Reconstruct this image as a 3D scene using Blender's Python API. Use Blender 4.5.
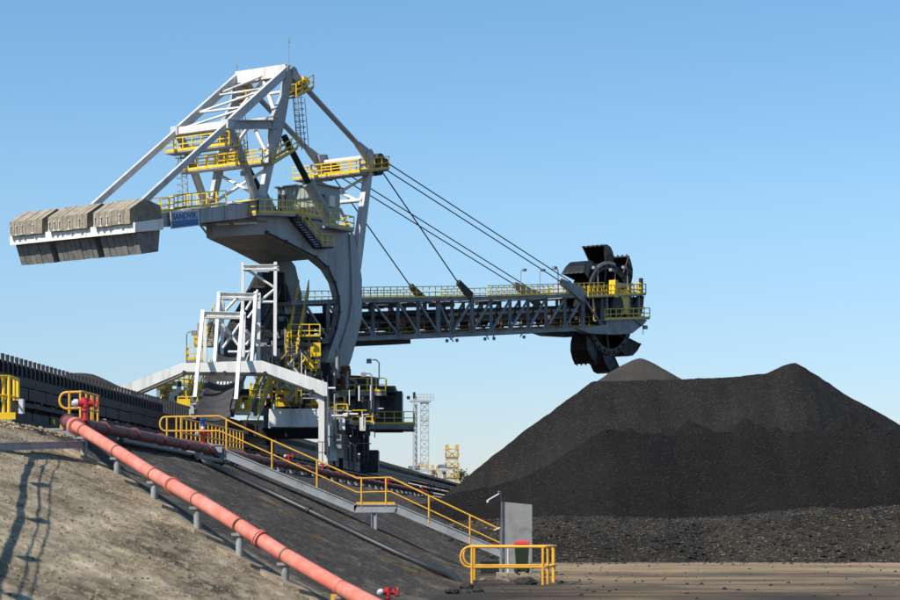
import bpy, bmesh, math, random
from mathutils import Vector, Matrix, noise
random.seed(7)
R = math.radians
scene = bpy.context.scene
for o in list(bpy.data.objects): bpy.data.objects.remove(o)

# ------------------------------------------------------------------ camera
F = 2200.0; HY = 524.0; EYE = 1.74            # focal length and horizon in photo pixels (900 wide), eye height
cam = bpy.data.cameras.new('camera'); camo = bpy.data.objects.new('camera', cam)
scene.collection.objects.link(camo); scene.camera = camo
camo.location = (0, 0, EYE); camo.rotation_euler = (R(90), 0, 0)
cam.sensor_width = 36; cam.lens = 36 * F / 900; cam.shift_y = (HY - 300) / 900
cam.clip_start = 0.5; cam.clip_end = 20000
cam.dof.use_dof = True; cam.dof.focus_distance = 190; cam.dof.aperture_fstop = 3.2

# ------------------------------------------------------------------ sky, sun, exposure
SUN_EL = 47.0
SUN = Vector((-0.77, -0.64, 0)).normalized() * math.cos(R(SUN_EL)) + Vector((0, 0, math.sin(R(SUN_EL))))
w = bpy.data.worlds.new('World'); scene.world = w; w.use_nodes = True
nt = w.node_tree; nt.nodes.clear()
sky = nt.nodes.new('ShaderNodeTexSky'); sky.sky_type = 'NISHITA'; sky.sun_disc = False
sky.sun_elevation = R(SUN_EL); sky.sun_rotation = math.atan2(SUN.x, SUN.y)
sky.altitude = 0; sky.air_density = 1.0; sky.dust_density = 0.15; sky.ozone_density = 4.0
bg = nt.nodes.new('ShaderNodeBackground'); bg.inputs['Strength'].default_value = 0.092
wo = nt.nodes.new('ShaderNodeOutputWorld')
wb = nt.nodes.new('ShaderNodeMix'); wb.data_type = 'RGBA'; wb.blend_type = 'MULTIPLY'; wb.inputs[0].default_value = 1.0
wb.inputs['B'].default_value = (0.94, 1.07, 1.13, 1)          # the camera's cool white balance
nt.links.new(sky.outputs[0], wb.inputs['A'])
tcw = nt.nodes.new('ShaderNodeTexCoord'); sxw = nt.nodes.new('ShaderNodeSeparateXYZ'); nt.links.new(tcw.outputs['Generated'], sxw.inputs[0])
rw = nt.nodes.new('ShaderNodeValToRGB'); ew = rw.color_ramp.elements      # low haze: greyer and less bright towards the horizon
ew[0].position = 0.0; ew[0].color = (0.79, 0.68, 0.78, 1); ew[1].position = 1.0; ew[1].color = (0.84, 0.97, 0.97, 1)
kk = ew.new(0.145); kk.color = (0.97, 0.97, 0.94, 1); kk = ew.new(0.24); kk.color = (0.85, 0.97, 0.97, 1)
nt.links.new(sxw.outputs['Z'], rw.inputs[0])
wb2 = nt.nodes.new('ShaderNodeMix'); wb2.data_type = 'RGBA'; wb2.blend_type = 'MULTIPLY'; wb2.inputs[0].default_value = 1.0
nt.links.new(wb.outputs['Result'], wb2.inputs['A']); nt.links.new(rw.outputs[0], wb2.inputs['B']); nt.links.new(wb2.outputs['Result'], bg.inputs[0]); nt.links.new(bg.outputs[0], wo.inputs[0])
sl = bpy.data.lights.new('sun', 'SUN'); sl.energy = 5.0; sl.angle = R(0.5); sl.color = (1.0, 0.95, 0.87)
so = bpy.data.objects.new('sun', sl); scene.collection.objects.link(so)
so.rotation_euler = SUN.to_track_quat('Z', 'Y').to_euler(); so.location = (-60, -30, 80)
vs = scene.view_settings; vs.view_transform = 'Standard'; vs.look = 'None'; vs.gamma = 1; vs.exposure = 0.55
vs.use_curve_mapping = False
scene.render.engine = 'CYCLES'

# ------------------------------------------------------------------ helpers
COL = scene.collection
V = Vector
def gp(x, y, Y):
    """photo pixel at depth Y -> point"""
    return V(((x - 450) / F * Y, Y, EYE + (HY - y) / F * Y))

def world_origin(o):
    p = V((0, 0, 0))
    while o is not None:
        p += o.location; o = o.parent
    return p

def tag(o, label=None, cat=None, group=None, kind=None):
    if label: o['label'] = label
    if cat: o['category'] = cat
    if group: o['group'] = group
    if kind: o['kind'] = kind
    return o

def thing(name, loc, label, cat, group=None):
    o = bpy.data.objects.new(name, None); COL.objects.link(o); o.location = loc
    o.empty_display_size = 0.5
    return tag(o, label, cat, group)

class MB:
    def __init__(s): s.v = []; s.f = []; s.smooth = []
    def add(s, vs, fs, sm=False):
        b = len(s.v); s.v += [V(p) for p in vs]
        for f in fs: s.f.append([i + b for i in f]); s.smooth.append(sm)
        return s
    def hexa(s, a, b):      # two quads a, b (4 pts each, same winding)
        s.add(list(a) + list(b), [(3, 2, 1, 0), (4, 5, 6, 7), (0, 1, 5, 4), (1, 2, 6, 5), (2, 3, 7, 6), (3, 0, 4, 7)]); return s
    def box(s, c, size, ax=None):
        c = V(c); X, Y, Z = ax if ax else (V((1, 0, 0)), V((0, 1, 0)), V((0, 0, 1)))
        hx, hy, hz = X * size[0] / 2, Y * size[1] / 2, Z * size[2] / 2
        return s.hexa([c - hx - hy - hz, c + hx - hy - hz, c + hx + hy - hz, c - hx + hy - hz],
                      [c - hx - hy + hz, c + hx - hy + hz, c + hx + hy + hz, c - hx + hy + hz])
    def beam(s, p, q, wd, ht, side=None, w2=None, h2=None):
        p, q = V(p), V(q); d = (q - p)
        if d.length < 1e-6: return s
        d.normalize()
        if side is None:
            side = d.cross(V((0, 0, 1)))
            if side.length < 0.05: side = V((1, 0, 0))
        sd = (V(side) - d * V(side).dot(d)).normalized(); up = sd.cross(d).normalized()
        w2 = wd if w2 is None else w2; h2 = ht if h2 is None else h2
        def ring(c, a, b): return [c - sd * a / 2 - up * b / 2, c + sd * a / 2 - up * b / 2, c + sd * a / 2 + up * b / 2, c - sd * a / 2 + up * b / 2]
        return s.hexa(ring(p, wd, ht), ring(q, w2, h2))
    def ibeam(s, p, q, wd, ht, side=None):
        p, q = V(p), V(q); d = (q - p).normalized()
        if side is None: side = d.cross(V((0, 0, 1)))
        sd = (V(side) - d * V(side).dot(d)).normalized(); up = sd.cross(d).normalized()
        t = ht * 0.12
        s.beam(p, q, wd * 0.35, ht - 2 * t, side)
        for k in (-1, 1):
            o = up * (ht / 2 - t / 2) * k
            s.beam(p + o, q + o, wd, t, side)
        return s
    def tube(s, pts, r, n=8, r2=None, caps=True, sm=True):
        pts = [V(p) for p in pts]; rings = []; prev = None
        L = len(pts)
        for i, p in enumerate(pts):
            d = (pts[min(i + 1, L - 1)] - pts[max(i - 1, 0)]).normalized()
            if prev is None:
                a = d.cross(V((0, 0, 1)))
                if a.length < 0.05: a = d.cross(V((0, 1, 0)))
            else:
                a = prev - d * prev.dot(d)
            a.normalize(); prev = a; b = d.cross(a)
            rr = r if r2 is None else r + (r2 - r) * i / max(1, L - 1)
            rings.append([p + (a * math.cos(2 * math.pi * k / n + math.pi / n) + b * math.sin(2 * math.pi * k / n + math.pi / n)) * rr for k in range(n)])
        vs = [q for rg in rings for q in rg]; fs = []
        for i in range(L - 1):
            for k in range(n):
                fs.append((i * n + k, i * n + (k + 1) % n, (i + 1) * n + (k + 1) % n, (i + 1) * n + k))
        s.add(vs, fs, sm and n > 5)
        if caps:
            s.add(rings[0], [tuple(reversed(range(n)))]); s.add(rings[-1], [tuple(range(n))])
        return s
    def disc(s, c, ax, r, th, n=16):
        ax = V(ax).normalized(); return s.tube([V(c) - ax * th / 2, V(c) + ax * th / 2], r, n, sm=True)
    def prism(s, poly, off):
        poly = [V(p) for p in poly]; off = V(off); n = len(poly)
        s.add(poly + [p + off for p in poly], [tuple(reversed(range(n))), tuple(range(n, 2 * n))] + [(i, (i + 1) % n, n + (i + 1) % n, n + i) for i in range(n)]); return s
    def rail(s, pts, h=1.1, sp=1.6, r=0.05, up=V((0, 0, 1)), toe=True, mids=1, n=4):
        pts = [V(p) for p in pts]
        for k in range(mids + 1):
            zz = h * (1 - k / (mids + 1))
            for a, b in zip(pts, pts[1:]): s.tube([a + up * zz, b + up * zz], r, n)
        if toe:
            for a, b in zip(pts, pts[1:]):
                s.beam(a + up * 0.1, b + up * 0.1, 0.03, 0.2)
        for i, (a, b) in enumerate(zip(pts, pts[1:])):
            L = (b - a).length; m = max(1, round(L / sp))
            for k in range(m + (1 if i == len(pts) - 2 else 0)):
                p = a.lerp(b, k / m); s.tube([p, p + up * h], r * 1.1, n)
        return s
    def build(s, name, mat, parent=None, kind=None, label=None):
        me = bpy.data.meshes.new(name)
        o0 = world_origin(parent) if parent else V((0, 0, 0))
        me.from_pydata([tuple(p - o0) for p in s.v], [], s.f)
        me.polygons.foreach_set('use_smooth', s.smooth)
        bm = bmesh.new(); bm.from_mesh(me); bmesh.ops.recalc_face_normals(bm, faces=bm.faces); bm.to_mesh(me); bm.free()
        me.materials.append(mat)
        o = bpy.data.objects.new(name, me); COL.objects.link(o); o.parent = parent
        if kind: o['kind'] = kind
        if label: o['label'] = label
        return o

def inst(name, src, parent, loc, rot=None):
    """linked copy of a part placed at a world location"""
    o = src.copy(); COL.objects.link(o); o.name = name; o.parent = parent
    o.location = V(loc) - (world_origin(parent) if parent else V((0, 0, 0)))
    if rot is not None: o.rotation_euler = rot
    return o

# ------------------------------------------------------------------ materials
def mat(name, col, rough=0.6, metal=0.0, var=0.12, scale=2.0, bump=0.0, bscale=20, dirt=None, dirt_amt=0.0, dscale=0.6, streak=False):
    m = bpy.data.materials.new(name); m.use_nodes = True; n = m.node_tree.nodes; l = m.node_tree.links
    col = tuple(c * 0.82 for c in col); dirt = tuple(c * 0.82 for c in dirt) if dirt else None
    b = n['Principled BSDF']; b.inputs['Roughness'].default_value = rough; b.inputs['Metallic'].default_value = metal
    tc = n.new('ShaderNodeTexCoord'); mp_ = n.new('ShaderNodeMapping'); l.new(tc.outputs['Object'], mp_.inputs[0])
    if streak: mp_.inputs['Scale'].default_value = (1, 1, 0.15)
    nz = n.new('ShaderNodeTexNoise'); nz.inputs['Scale'].default_value = scale; nz.inputs['Detail'].default_value = 6; nz.inputs['Roughness'].default_value = 0.65
    l.new(mp_.outputs[0], nz.inputs['Vector'])
    rp = n.new('ShaderNodeValToRGB'); e = rp.color_ramp.elements
    e[0].position = 0.3; e[1].position = 0.7
    e[0].color = (*[max(0, c * (1 - var)) for c in col], 1); e[1].color = (*[min(1, c * (1 + var)) for c in col], 1)
    l.new(nz.outputs[0], rp.inputs[0]); out = rp.outputs[0]
    if dirt:
        n2 = n.new('ShaderNodeTexNoise'); n2.inputs['Scale'].default_value = dscale; n2.inputs['Detail'].default_value = 8; n2.inputs['Roughness'].default_value = 0.7
        l.new(mp_.outputs[0], n2.inputs['Vector'])
        r2 = n.new('ShaderNodeValToRGB'); r2.color_ramp.elements[0].position = 0.62 - 0.35 * dirt_amt; r2.color_ramp.elements[1].position = 0.85 - 0.3 * dirt_amt
        l.new(n2.outputs[0], r2.inputs[0])
        mx = n.new('ShaderNodeMix'); mx.data_type = 'RGBA'; mx.inputs['B'].default_value = (*dirt, 1)
        l.new(r2.outputs[0], mx.inputs[0]); l.new(out, mx.inputs['A']); out = mx.outputs['Result']
    l.new(out, b.inputs['Base Color'])
    if bump:
        n3 = n.new('ShaderNodeTexNoise'); n3.inputs['Scale'].default_value = bscale; n3.inputs['Detail'].default_value = 5
        l.new(tc.outputs['Object'], n3.inputs['Vector'])
        bp = n.new('ShaderNodeBump'); bp.inputs['Strength'].default_value = bump; bp.inputs['Distance'].default_value = 0.1
        l.new(n3.outputs[0], bp.inputs['Height']); l.new(bp.outputs[0], b.inputs['Normal'])
    return m

DUST = (0.06, 0.052, 0.045)
M = {}
M['white'] = mat('white_steel_paint', (0.80, 0.785, 0.745), 0.45, var=0.05, scale=0.8, dirt=(0.33, 0.29, 0.24), dirt_amt=0.35, dscale=0.5, streak=True)
M['mast'] = mat('shade_toned_white_paint', (0.56, 0.565, 0.57), 0.45, var=0.06, scale=0.8, dirt=(0.30, 0.28, 0.25), dirt_amt=0.4, dscale=0.5, streak=True)  # white mast paint, darkened so the colour carries the members' shaded sides
M['steel'] = mat('grey_steel_paint', (0.40, 0.41, 0.42), 0.45, var=0.07, scale=0.6, dirt=(0.22, 0.21, 0.20), dirt_amt=0.45, dscale=0.5, streak=True)
M['boomsteel'] = mat('boom_steel_paint', (0.27, 0.29, 0.315), 0.5, var=0.1, scale=0.8, dirt=(0.10, 0.10, 0.10), dirt_amt=0.55, dscale=0.7)
M['yellow'] = mat('machine_yellow_paint', (0.86, 0.56, 0.015), 0.45, var=0.08, scale=1.5, dirt=(0.35, 0.22, 0.05), dirt_amt=0.2)
M['handyellow'] = mat('handrail_yellow_paint', (0.78, 0.40, 0.035), 0.5, var=0.06, scale=3, dirt=(0.35, 0.2, 0.06), dirt_amt=0.3, dscale=3)
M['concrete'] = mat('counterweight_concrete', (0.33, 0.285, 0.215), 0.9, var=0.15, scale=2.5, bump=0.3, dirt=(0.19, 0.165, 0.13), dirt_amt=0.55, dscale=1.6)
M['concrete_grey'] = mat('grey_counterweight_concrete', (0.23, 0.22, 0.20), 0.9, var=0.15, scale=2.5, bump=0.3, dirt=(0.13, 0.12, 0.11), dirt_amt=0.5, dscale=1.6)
M['black'] = mat('black_steel', (0.022, 0.022, 0.024), 0.55, var=0.3, scale=2)
M['dirtyyellow'] = mat('coal_dusted_yellow', (0.42, 0.24, 0.02), 0.6, var=0.3, scale=1.2, dirt=(0.06, 0.045, 0.03), dirt_amt=0.6, dscale=1.5)
M['darkgrey'] = mat('dusty_dark_steel', (0.04, 0.04, 0.042), 0.6, var=0.3, scale=1.2, dirt=(0.12, 0.11, 0.10), dirt_amt=0.4)
M['belt'] = mat('conveyor_belt_rubber', (0.045, 0.043, 0.043), 0.75, var=0.25, scale=1.5, dirt=(0.10, 0.09, 0.085), dirt_amt=0.4, streak=True)
M['rope'] = mat('steel_rope', (0.03, 0.03, 0.033), 0.5)
M['house'] = mat('machine_house_cladding', (0.33, 0.37, 0.34), 0.5, var=0.06, dirt=(0.2, 0.2, 0.18), dirt_amt=0.4, streak=True)
M['darkhouse'] = mat('dark_green_cladding', (0.030, 0.038, 0.045), 0.5, var=0.2, streak=True)
M['bucket'] = mat('worn_bucket_steel', (0.012, 0.012, 0.013), 0.42, metal=0.1, var=0.4, scale=1.5, dirt=(0.16, 0.13, 0.10), dirt_amt=0.2)
M['wornedge'] = mat('worn_bright_edge', (0.35, 0.30, 0.24), 0.45, metal=0.3, var=0.3)
M['rust'] = mat('rust_red_primer', (0.18, 0.055, 0.03), 0.7, var=0.3)
M['signblue'] = mat('sign_blue', (0.02, 0.13, 0.36), 0.4, var=0.05)
M['signpale'] = mat('sign_pale_panel', (0.42, 0.52, 0.66), 0.4, var=0.04)
M['galv'] = mat('galvanised_steel', (0.33, 0.34, 0.35), 0.6, metal=0.05, var=0.15, scale=4, dirt=(0.14, 0.13, 0.12), dirt_amt=0.4, dscale=2)
M['stainless'] = mat('brushed_sheet_metal', (0.34, 0.335, 0.32), 0.5, metal=0.1, var=0.1, scale=2.5, dirt=(0.2, 0.18, 0.15), dirt_amt=0.35, dscale=1.8)
M['pinkpipe'] = mat('faded_red_pipe_paint', (0.60, 0.155, 0.11), 0.72, var=0.14, scale=3, dirt=(0.64, 0.27, 0.21), dirt_amt=0.6, dscale=2.2)
M['duskpipe'] = mat('dusty_red_pipe_paint', (0.27, 0.065, 0.055), 0.65, var=0.15, scale=2, dirt=(0.10, 0.05, 0.045), dirt_amt=0.6, dscale=1.1)
M['red'] = mat('hydrant_red', (0.55, 0.03, 0.035), 0.35, var=0.1)
M['cap'] = mat('white_cap', (0.65, 0.65, 0.66), 0.4)
M['bluecap'] = mat('blue_valve', (0.02, 0.10, 0.48), 0.4)
M['blackpipe'] = mat('black_poly_pipe', (0.012, 0.014, 0.018), 0.5, var=0.3)
M['clamp'] = mat('rusty_clamp', (0.12, 0.06, 0.03), 0.7, var=0.3)
M['footing'] = mat('dusty_concrete_footing', (0.40, 0.32, 0.22), 0.9, var=0.2, scale=5, bump=0.4, bscale=30, dirt=(0.17, 0.14, 0.10), dirt_amt=0.5, dscale=3)
M['binbody'] = mat('dark_green_plastic', (0.018, 0.032, 0.012), 0.45, var=0.1)
M['binlid'] = mat('red_plastic', (0.62, 0.05, 0.045), 0.4, var=0.05)
M['rock'] = mat('grey_brown_rock', (0.17, 0.14, 0.11), 0.9, var=0.35, scale=4, bump=0.5)
M['darkrock'] = mat('coal_black_rock', (0.035, 0.032, 0.03), 0.8, var=0.4, scale=4, bump=0.5)
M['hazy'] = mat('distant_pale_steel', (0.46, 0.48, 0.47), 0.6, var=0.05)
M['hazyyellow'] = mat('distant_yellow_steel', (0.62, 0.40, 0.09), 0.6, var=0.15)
M['lamp'] = mat('lamp_housing', (0.25, 0.25, 0.25), 0.5)
M['leaf'] = mat('distant_leaves', (0.05, 0.075, 0.025), 0.8, var=0.3)
M['trunk'] = mat('tree_bark', (0.10, 0.075, 0.05), 0.9)

for k_ in ('rock', 'darkrock', 'footing', 'concrete', 'belt', 'black', 'darkgrey', 'bucket'): M[k_].node_tree.nodes['Principled BSDF'].inputs['Specular IOR Level'].default_value = 0.22
def nodes_of(m): return m.node_tree.nodes, m.node_tree.links, m.node_tree.nodes['Principled BSDF']

def coal_mat(name, a, b, spark, spark_amt, scale, streak=0.0):
    m = bpy.data.materials.new(name); m.use_nodes = True; n, l, p = nodes_of(m)
    p.inputs['Roughness'].default_value = 0.85; p.inputs['Specular IOR Level'].default_value = 0.15
    g = n.new('ShaderNodeNewGeometry')
    n1 = n.new('ShaderNodeTexNoise'); n1.inputs['Scale'].default_value = 0.12; n1.inputs['Detail'].default_value = 9; n1.inputs['Roughness'].default_value = 0.7
    l.new(g.outputs['Position'], n1.inputs['Vector'])
    r1 = n.new('ShaderNodeValToRGB'); r1.color_ramp.elements[0].position = 0.35; r1.color_ramp.elements[1].position = 0.68
    r1.color_ramp.elements[0].color = (*a, 1); r1.color_ramp.elements[1].color = (*b, 1); l.new(n1.outputs[0], r1.inputs[0])
    vo = n.new('ShaderNodeTexVoronoi'); vo.inputs['Scale'].default_value = scale; l.new(g.outputs['Position'], vo.inputs['Vector'])
    sp = n.new('ShaderNodeSeparateColor'); l.new(vo.outputs['Color'], sp.inputs[0])
    r2 = n.new('ShaderNodeValToRGB'); r2.color_ramp.elements[0].position = 1 - spark_amt; r2.color_ramp.elements[1].position = min(1, 1 - spark_amt * 0.4)
    l.new(sp.outputs[0], r2.inputs[0])
    mx = n.new('ShaderNodeMix'); mx.data_type = 'RGBA'; mx.inputs['B'].default_value = (*spark, 1)
    base = r1.outputs[0]
    if streak:      # finer and coarser coal sorted into runs down the slope
        ms = n.new('ShaderNodeMapping'); ms.inputs['Scale'].default_value = (1.1, 0.09, 0.09); l.new(g.outputs['Position'], ms.inputs[0])
        n4 = n.new('ShaderNodeTexNoise'); n4.inputs['Scale'].default_value = 0.8; n4.inputs['Detail'].default_value = 7; n4.inputs['Roughness'].default_value = 0.7; l.new(ms.outputs[0], n4.inputs['Vector'])
        r4 = n.new('ShaderNodeValToRGB'); r4.color_ramp.elements[0].position = 0.35; r4.color_ramp.elements[1].position = 0.65
        r4.color_ramp.elements[0].color = (1 - streak, 1 - streak, 1 - streak, 1); l.new(n4.outputs[0], r4.inputs[0])
        m5 = n.new('ShaderNodeMix'); m5.data_type = 'RGBA'; m5.blend_type = 'MULTIPLY'; m5.inputs[0].default_value = 1; l.new(base, m5.inputs['A']); l.new(r4.outputs[0], m5.inputs['B']); base = m5.outputs['Result']
    l.new(r2.outputs[0], mx.inputs[0]); l.new(base, mx.inputs['A']); l.new(mx.outputs['Result'], p.inputs['Base Color'])
    bp = n.new('ShaderNodeBump'); bp.inputs['Strength'].default_value = 0.9; bp.inputs['Distance'].default_value = 0.15
    n3 = n.new('ShaderNodeTexNoise'); n3.inputs['Scale'].default_value = scale * 0.45; n3.inputs['Detail'].default_value = 6; n3.inputs['Roughness'].default_value = 0.75
    l.new(g.outputs['Position'], n3.inputs['Vector']); l.new(n3.outputs[0], bp.inputs['Height']); l.new(bp.outputs[0], p.inputs['Normal'])
    return m
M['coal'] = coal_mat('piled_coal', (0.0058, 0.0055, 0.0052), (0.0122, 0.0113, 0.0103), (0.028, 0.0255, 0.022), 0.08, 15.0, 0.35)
M['coal2'] = coal_mat('weathered_coal', (0.036, 0.033, 0.030), (0.054, 0.049, 0.043), (0.072, 0.065, 0.056), 0.08, 13.0)
M['gravel'] = coal_mat('coal_and_gravel', (0.012, 0.011, 0.0095), (0.042, 0.035, 0.026), (0.12, 0.09, 0.06), 0.10, 12.0)
M['coal_pale'] = coal_mat('paler_coal', (0.0118, 0.0110, 0.0102), (0.0222, 0.0205, 0.0186), (0.040, 0.037, 0.032), 0.09, 13.0, 0.35)
M['mound_pale'] = mat('dusty_pale_stones', (0.15, 0.115, 0.075), 0.9, var=0.6, scale=0.7)
M['mound_grey'] = mat('dusty_grey_stones', (0.06, 0.053, 0.044), 0.9, var=0.6, scale=0.7)
M['stoneA'] = mat('pale_stones', (0.30, 0.23, 0.15), 0.9, var=0.5, scale=0.7)
M['coal_lump_pale'] = mat('paler_coal_lumps', (0.035, 0.031, 0.027), 0.9, var=0.5, scale=0.7)
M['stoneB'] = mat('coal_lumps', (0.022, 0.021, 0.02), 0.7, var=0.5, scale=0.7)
M['stoneC'] = mat('grey_stones', (0.14, 0.125, 0.10), 0.9, var=0.5, scale=0.7)

for k_ in ('stoneA', 'stoneB', 'stoneC', 'mound_pale', 'mound_grey'): M[k_].node_tree.nodes['Principled BSDF'].inputs['Specular IOR Level'].default_value = 0.1

# ------------------------------------------------------------------ terrain
BU = 0.06                                   # the bank runs along (BU, 1)
def uof(X, Y): return X - BU * Y
def bank_profile(u):
    k = 0.45; u0 = -4.2; uc = -13.3
    t = (u0 - u) * k
    z = 0.25 * math.log1p(math.exp(max(-40, min(40, t / 0.25))))      # soft toe
    zc = 4.05
    if u < uc - 0.6:
        z2 = zc + min(1.3, max(0, (uc - u) * 0.13))
        z = min(z, z2)
    z = min(z, zc + max(0, (uc - u)) * 0.13) if u < uc else z
    z = min(z, 5.3)
    if u < -46: z -= (-46 - u) * 0.5
    return z
def nz(x, y, z=0.0): return noise.noise(V((x, y, z)))
def fbm(x, y, s, o=4):
    t = 0; a = 1
    for _ in range(o): t += a * noise.noise(V((x * s, y * s, 3.7))); s *= 2.1; a *= 0.5
    return t
def bank(X, Y, fine=True):
    u = uof(X, Y) + 0.25 * nz(X * .11, Y * .11)
    z = bank_profile(u)
    on = min(1, max(0, z / 0.5))
    if fine: z += on * (0.055 * fbm(X, Y, 0.3, 4)) * (1 if u > -15 else 0.5)
    z -= 0.06 * (1 - on)
    return z
def ground_hit(x, y):
    """where a line of sight meets the bank or the flat ground"""
    a = (x - 450) / F; b = (HY - y) / F; Y = 12.0
    while Y < 900:
        g = max(0.0, bank(a * Y, Y)); z = EYE + b * Y
        if z < g: break
        Y += 0.1
    return V((a * Y, Y, max(0.0, bank(a * Y, Y))))
def gz(X, Y): return max(0.0, bank(X, Y))

def grid(name, x0, x1, nx, y0, y1, ny, fn, material, smooth=True, keep=None):
    vs = []; 
    for j in range(ny + 1):
        Y = y0 + (y1 - y0) * j / ny
        for i in range(nx + 1):
            X = x0 + (x1 - x0) * i / nx
            vs.append((X, Y, fn(X, Y)))
    fs = []
    for j in range(ny):
        for i in range(nx):
            q = (j * (nx + 1) + i, j * (nx + 1) + i + 1, (j + 1) * (nx + 1) + i + 1, (j + 1) * (nx + 1) + i)
            if keep is None or any(keep(vs[k]) for k in q): fs.append(q)
    me = bpy.data.meshes.new(name); me.from_pydata(vs, [], fs)
    me.polygons.foreach_set('use_smooth', [smooth] * len(fs)); me.materials.append(material); me.update()
    o = bpy.data.objects.new(name, me); COL.objects.link(o); return o

# flat yard material: pale dusty track, dark coal-stained strips
m = bpy.data.materials.new('yard_dirt'); m.use_nodes = True; n, l, p = nodes_of(m); p.inputs['Roughness'].default_value = 0.95; p.inputs['Specular IOR Level'].default_value = 0.15
g = n.new('ShaderNodeNewGeometry'); mpn = n.new('ShaderNodeMapping'); mpn.inputs['Scale'].default_value = (0.13, 0.13, 1); mpn.inputs['Location'].default_value = (3.1, 1.7, 0)
l.new(g.outputs['Position'], mpn.inputs[0])
n1 = n.new('ShaderNodeTexNoise'); n1.inputs['Scale'].default_value = 1; n1.inputs['Detail'].default_value = 9; n1.inputs['Roughness'].default_value = 0.68; l.new(mpn.outputs[0], n1.inputs['Vector'])
sx = n.new('ShaderNodeSeparateXYZ'); l.new(g.outputs['Position'], sx.inputs[0])
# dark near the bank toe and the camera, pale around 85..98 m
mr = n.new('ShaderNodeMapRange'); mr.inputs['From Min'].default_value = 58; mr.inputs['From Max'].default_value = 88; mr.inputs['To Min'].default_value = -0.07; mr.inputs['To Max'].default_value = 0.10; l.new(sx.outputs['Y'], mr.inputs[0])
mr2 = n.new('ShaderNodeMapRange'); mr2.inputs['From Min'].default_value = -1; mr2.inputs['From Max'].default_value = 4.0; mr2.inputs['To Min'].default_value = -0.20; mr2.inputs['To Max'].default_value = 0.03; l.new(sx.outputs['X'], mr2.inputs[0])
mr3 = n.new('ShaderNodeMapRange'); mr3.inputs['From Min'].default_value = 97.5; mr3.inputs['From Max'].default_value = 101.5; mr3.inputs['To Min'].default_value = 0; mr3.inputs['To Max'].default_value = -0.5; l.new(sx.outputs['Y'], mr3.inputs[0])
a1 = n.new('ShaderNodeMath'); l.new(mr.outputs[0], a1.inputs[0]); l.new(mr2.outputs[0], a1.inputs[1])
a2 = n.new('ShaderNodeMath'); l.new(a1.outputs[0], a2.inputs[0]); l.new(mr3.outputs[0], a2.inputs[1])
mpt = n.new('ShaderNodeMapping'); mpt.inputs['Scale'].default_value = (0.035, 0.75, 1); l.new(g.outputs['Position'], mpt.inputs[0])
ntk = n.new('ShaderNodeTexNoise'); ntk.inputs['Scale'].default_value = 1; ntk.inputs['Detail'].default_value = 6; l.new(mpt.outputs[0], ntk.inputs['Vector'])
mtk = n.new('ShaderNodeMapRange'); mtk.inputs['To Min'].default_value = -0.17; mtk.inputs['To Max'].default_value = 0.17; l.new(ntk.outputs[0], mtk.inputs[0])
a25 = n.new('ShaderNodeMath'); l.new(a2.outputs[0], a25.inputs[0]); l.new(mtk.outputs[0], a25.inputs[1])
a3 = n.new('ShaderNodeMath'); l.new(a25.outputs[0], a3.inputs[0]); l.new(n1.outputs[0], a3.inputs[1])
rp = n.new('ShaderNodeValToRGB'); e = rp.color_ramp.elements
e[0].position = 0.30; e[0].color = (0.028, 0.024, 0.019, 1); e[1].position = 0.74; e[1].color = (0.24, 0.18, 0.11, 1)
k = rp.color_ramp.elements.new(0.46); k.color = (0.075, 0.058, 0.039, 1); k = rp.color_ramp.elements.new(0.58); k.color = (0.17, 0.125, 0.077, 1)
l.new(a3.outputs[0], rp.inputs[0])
n2 = n.new('ShaderNodeTexNoise'); n2.inputs['Scale'].default_value = 0.18; n2.inputs['Detail'].default_value = 6; mp2 = n.new('ShaderNodeMapping'); mp2.inputs['Scale'].default_value = (0.5, 1.6, 1); l.new(g.outputs['Position'], mp2.inputs[0]); l.new(mp2.outputs[0], n2.inputs['Vector'])
r2 = n.new('ShaderNodeValToRGB'); r2.color_ramp.elements[0].position = 0.60; r2.color_ramp.elements[1].position = 0.72; l.new(n2.outputs[0], r2.inputs[0])
mul = n.new('ShaderNodeMath'); mul.operation = 'MULTIPLY'; mul.inputs[1].default_value = 0.5; l.new(r2.outputs[0], mul.inputs[0])
mx = n.new('ShaderNodeMix'); mx.data_type = 'RGBA'; mx.inputs['B'].default_value = (0.20, 0.11, 0.035, 1); l.new(mul.outputs[0], mx.inputs[0]); l.new(rp.outputs[0], mx.inputs['A'])
l.new(mx.outputs['Result'], p.inputs['Base Color'])
bp = n.new('ShaderNodeBump'); bp.inputs['Strength'].default_value = 0.7; bp.inputs['Distance'].default_value = 0.06
n3 = n.new('ShaderNodeTexNoise'); n3.inputs['Scale'].default_value = 3; n3.inputs['Detail'].default_value = 8; l.new(g.outputs['Position'], n3.inputs['Vector']); l.new(n3.outputs[0], bp.inputs['Height']); l.new(bp.outputs[0], p.inputs['Normal'])
M['yard'] = m
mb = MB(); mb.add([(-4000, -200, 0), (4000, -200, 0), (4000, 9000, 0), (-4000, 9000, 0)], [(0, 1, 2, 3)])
tag(mb.build('yard_ground', M['yard']), kind='structure')

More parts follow.
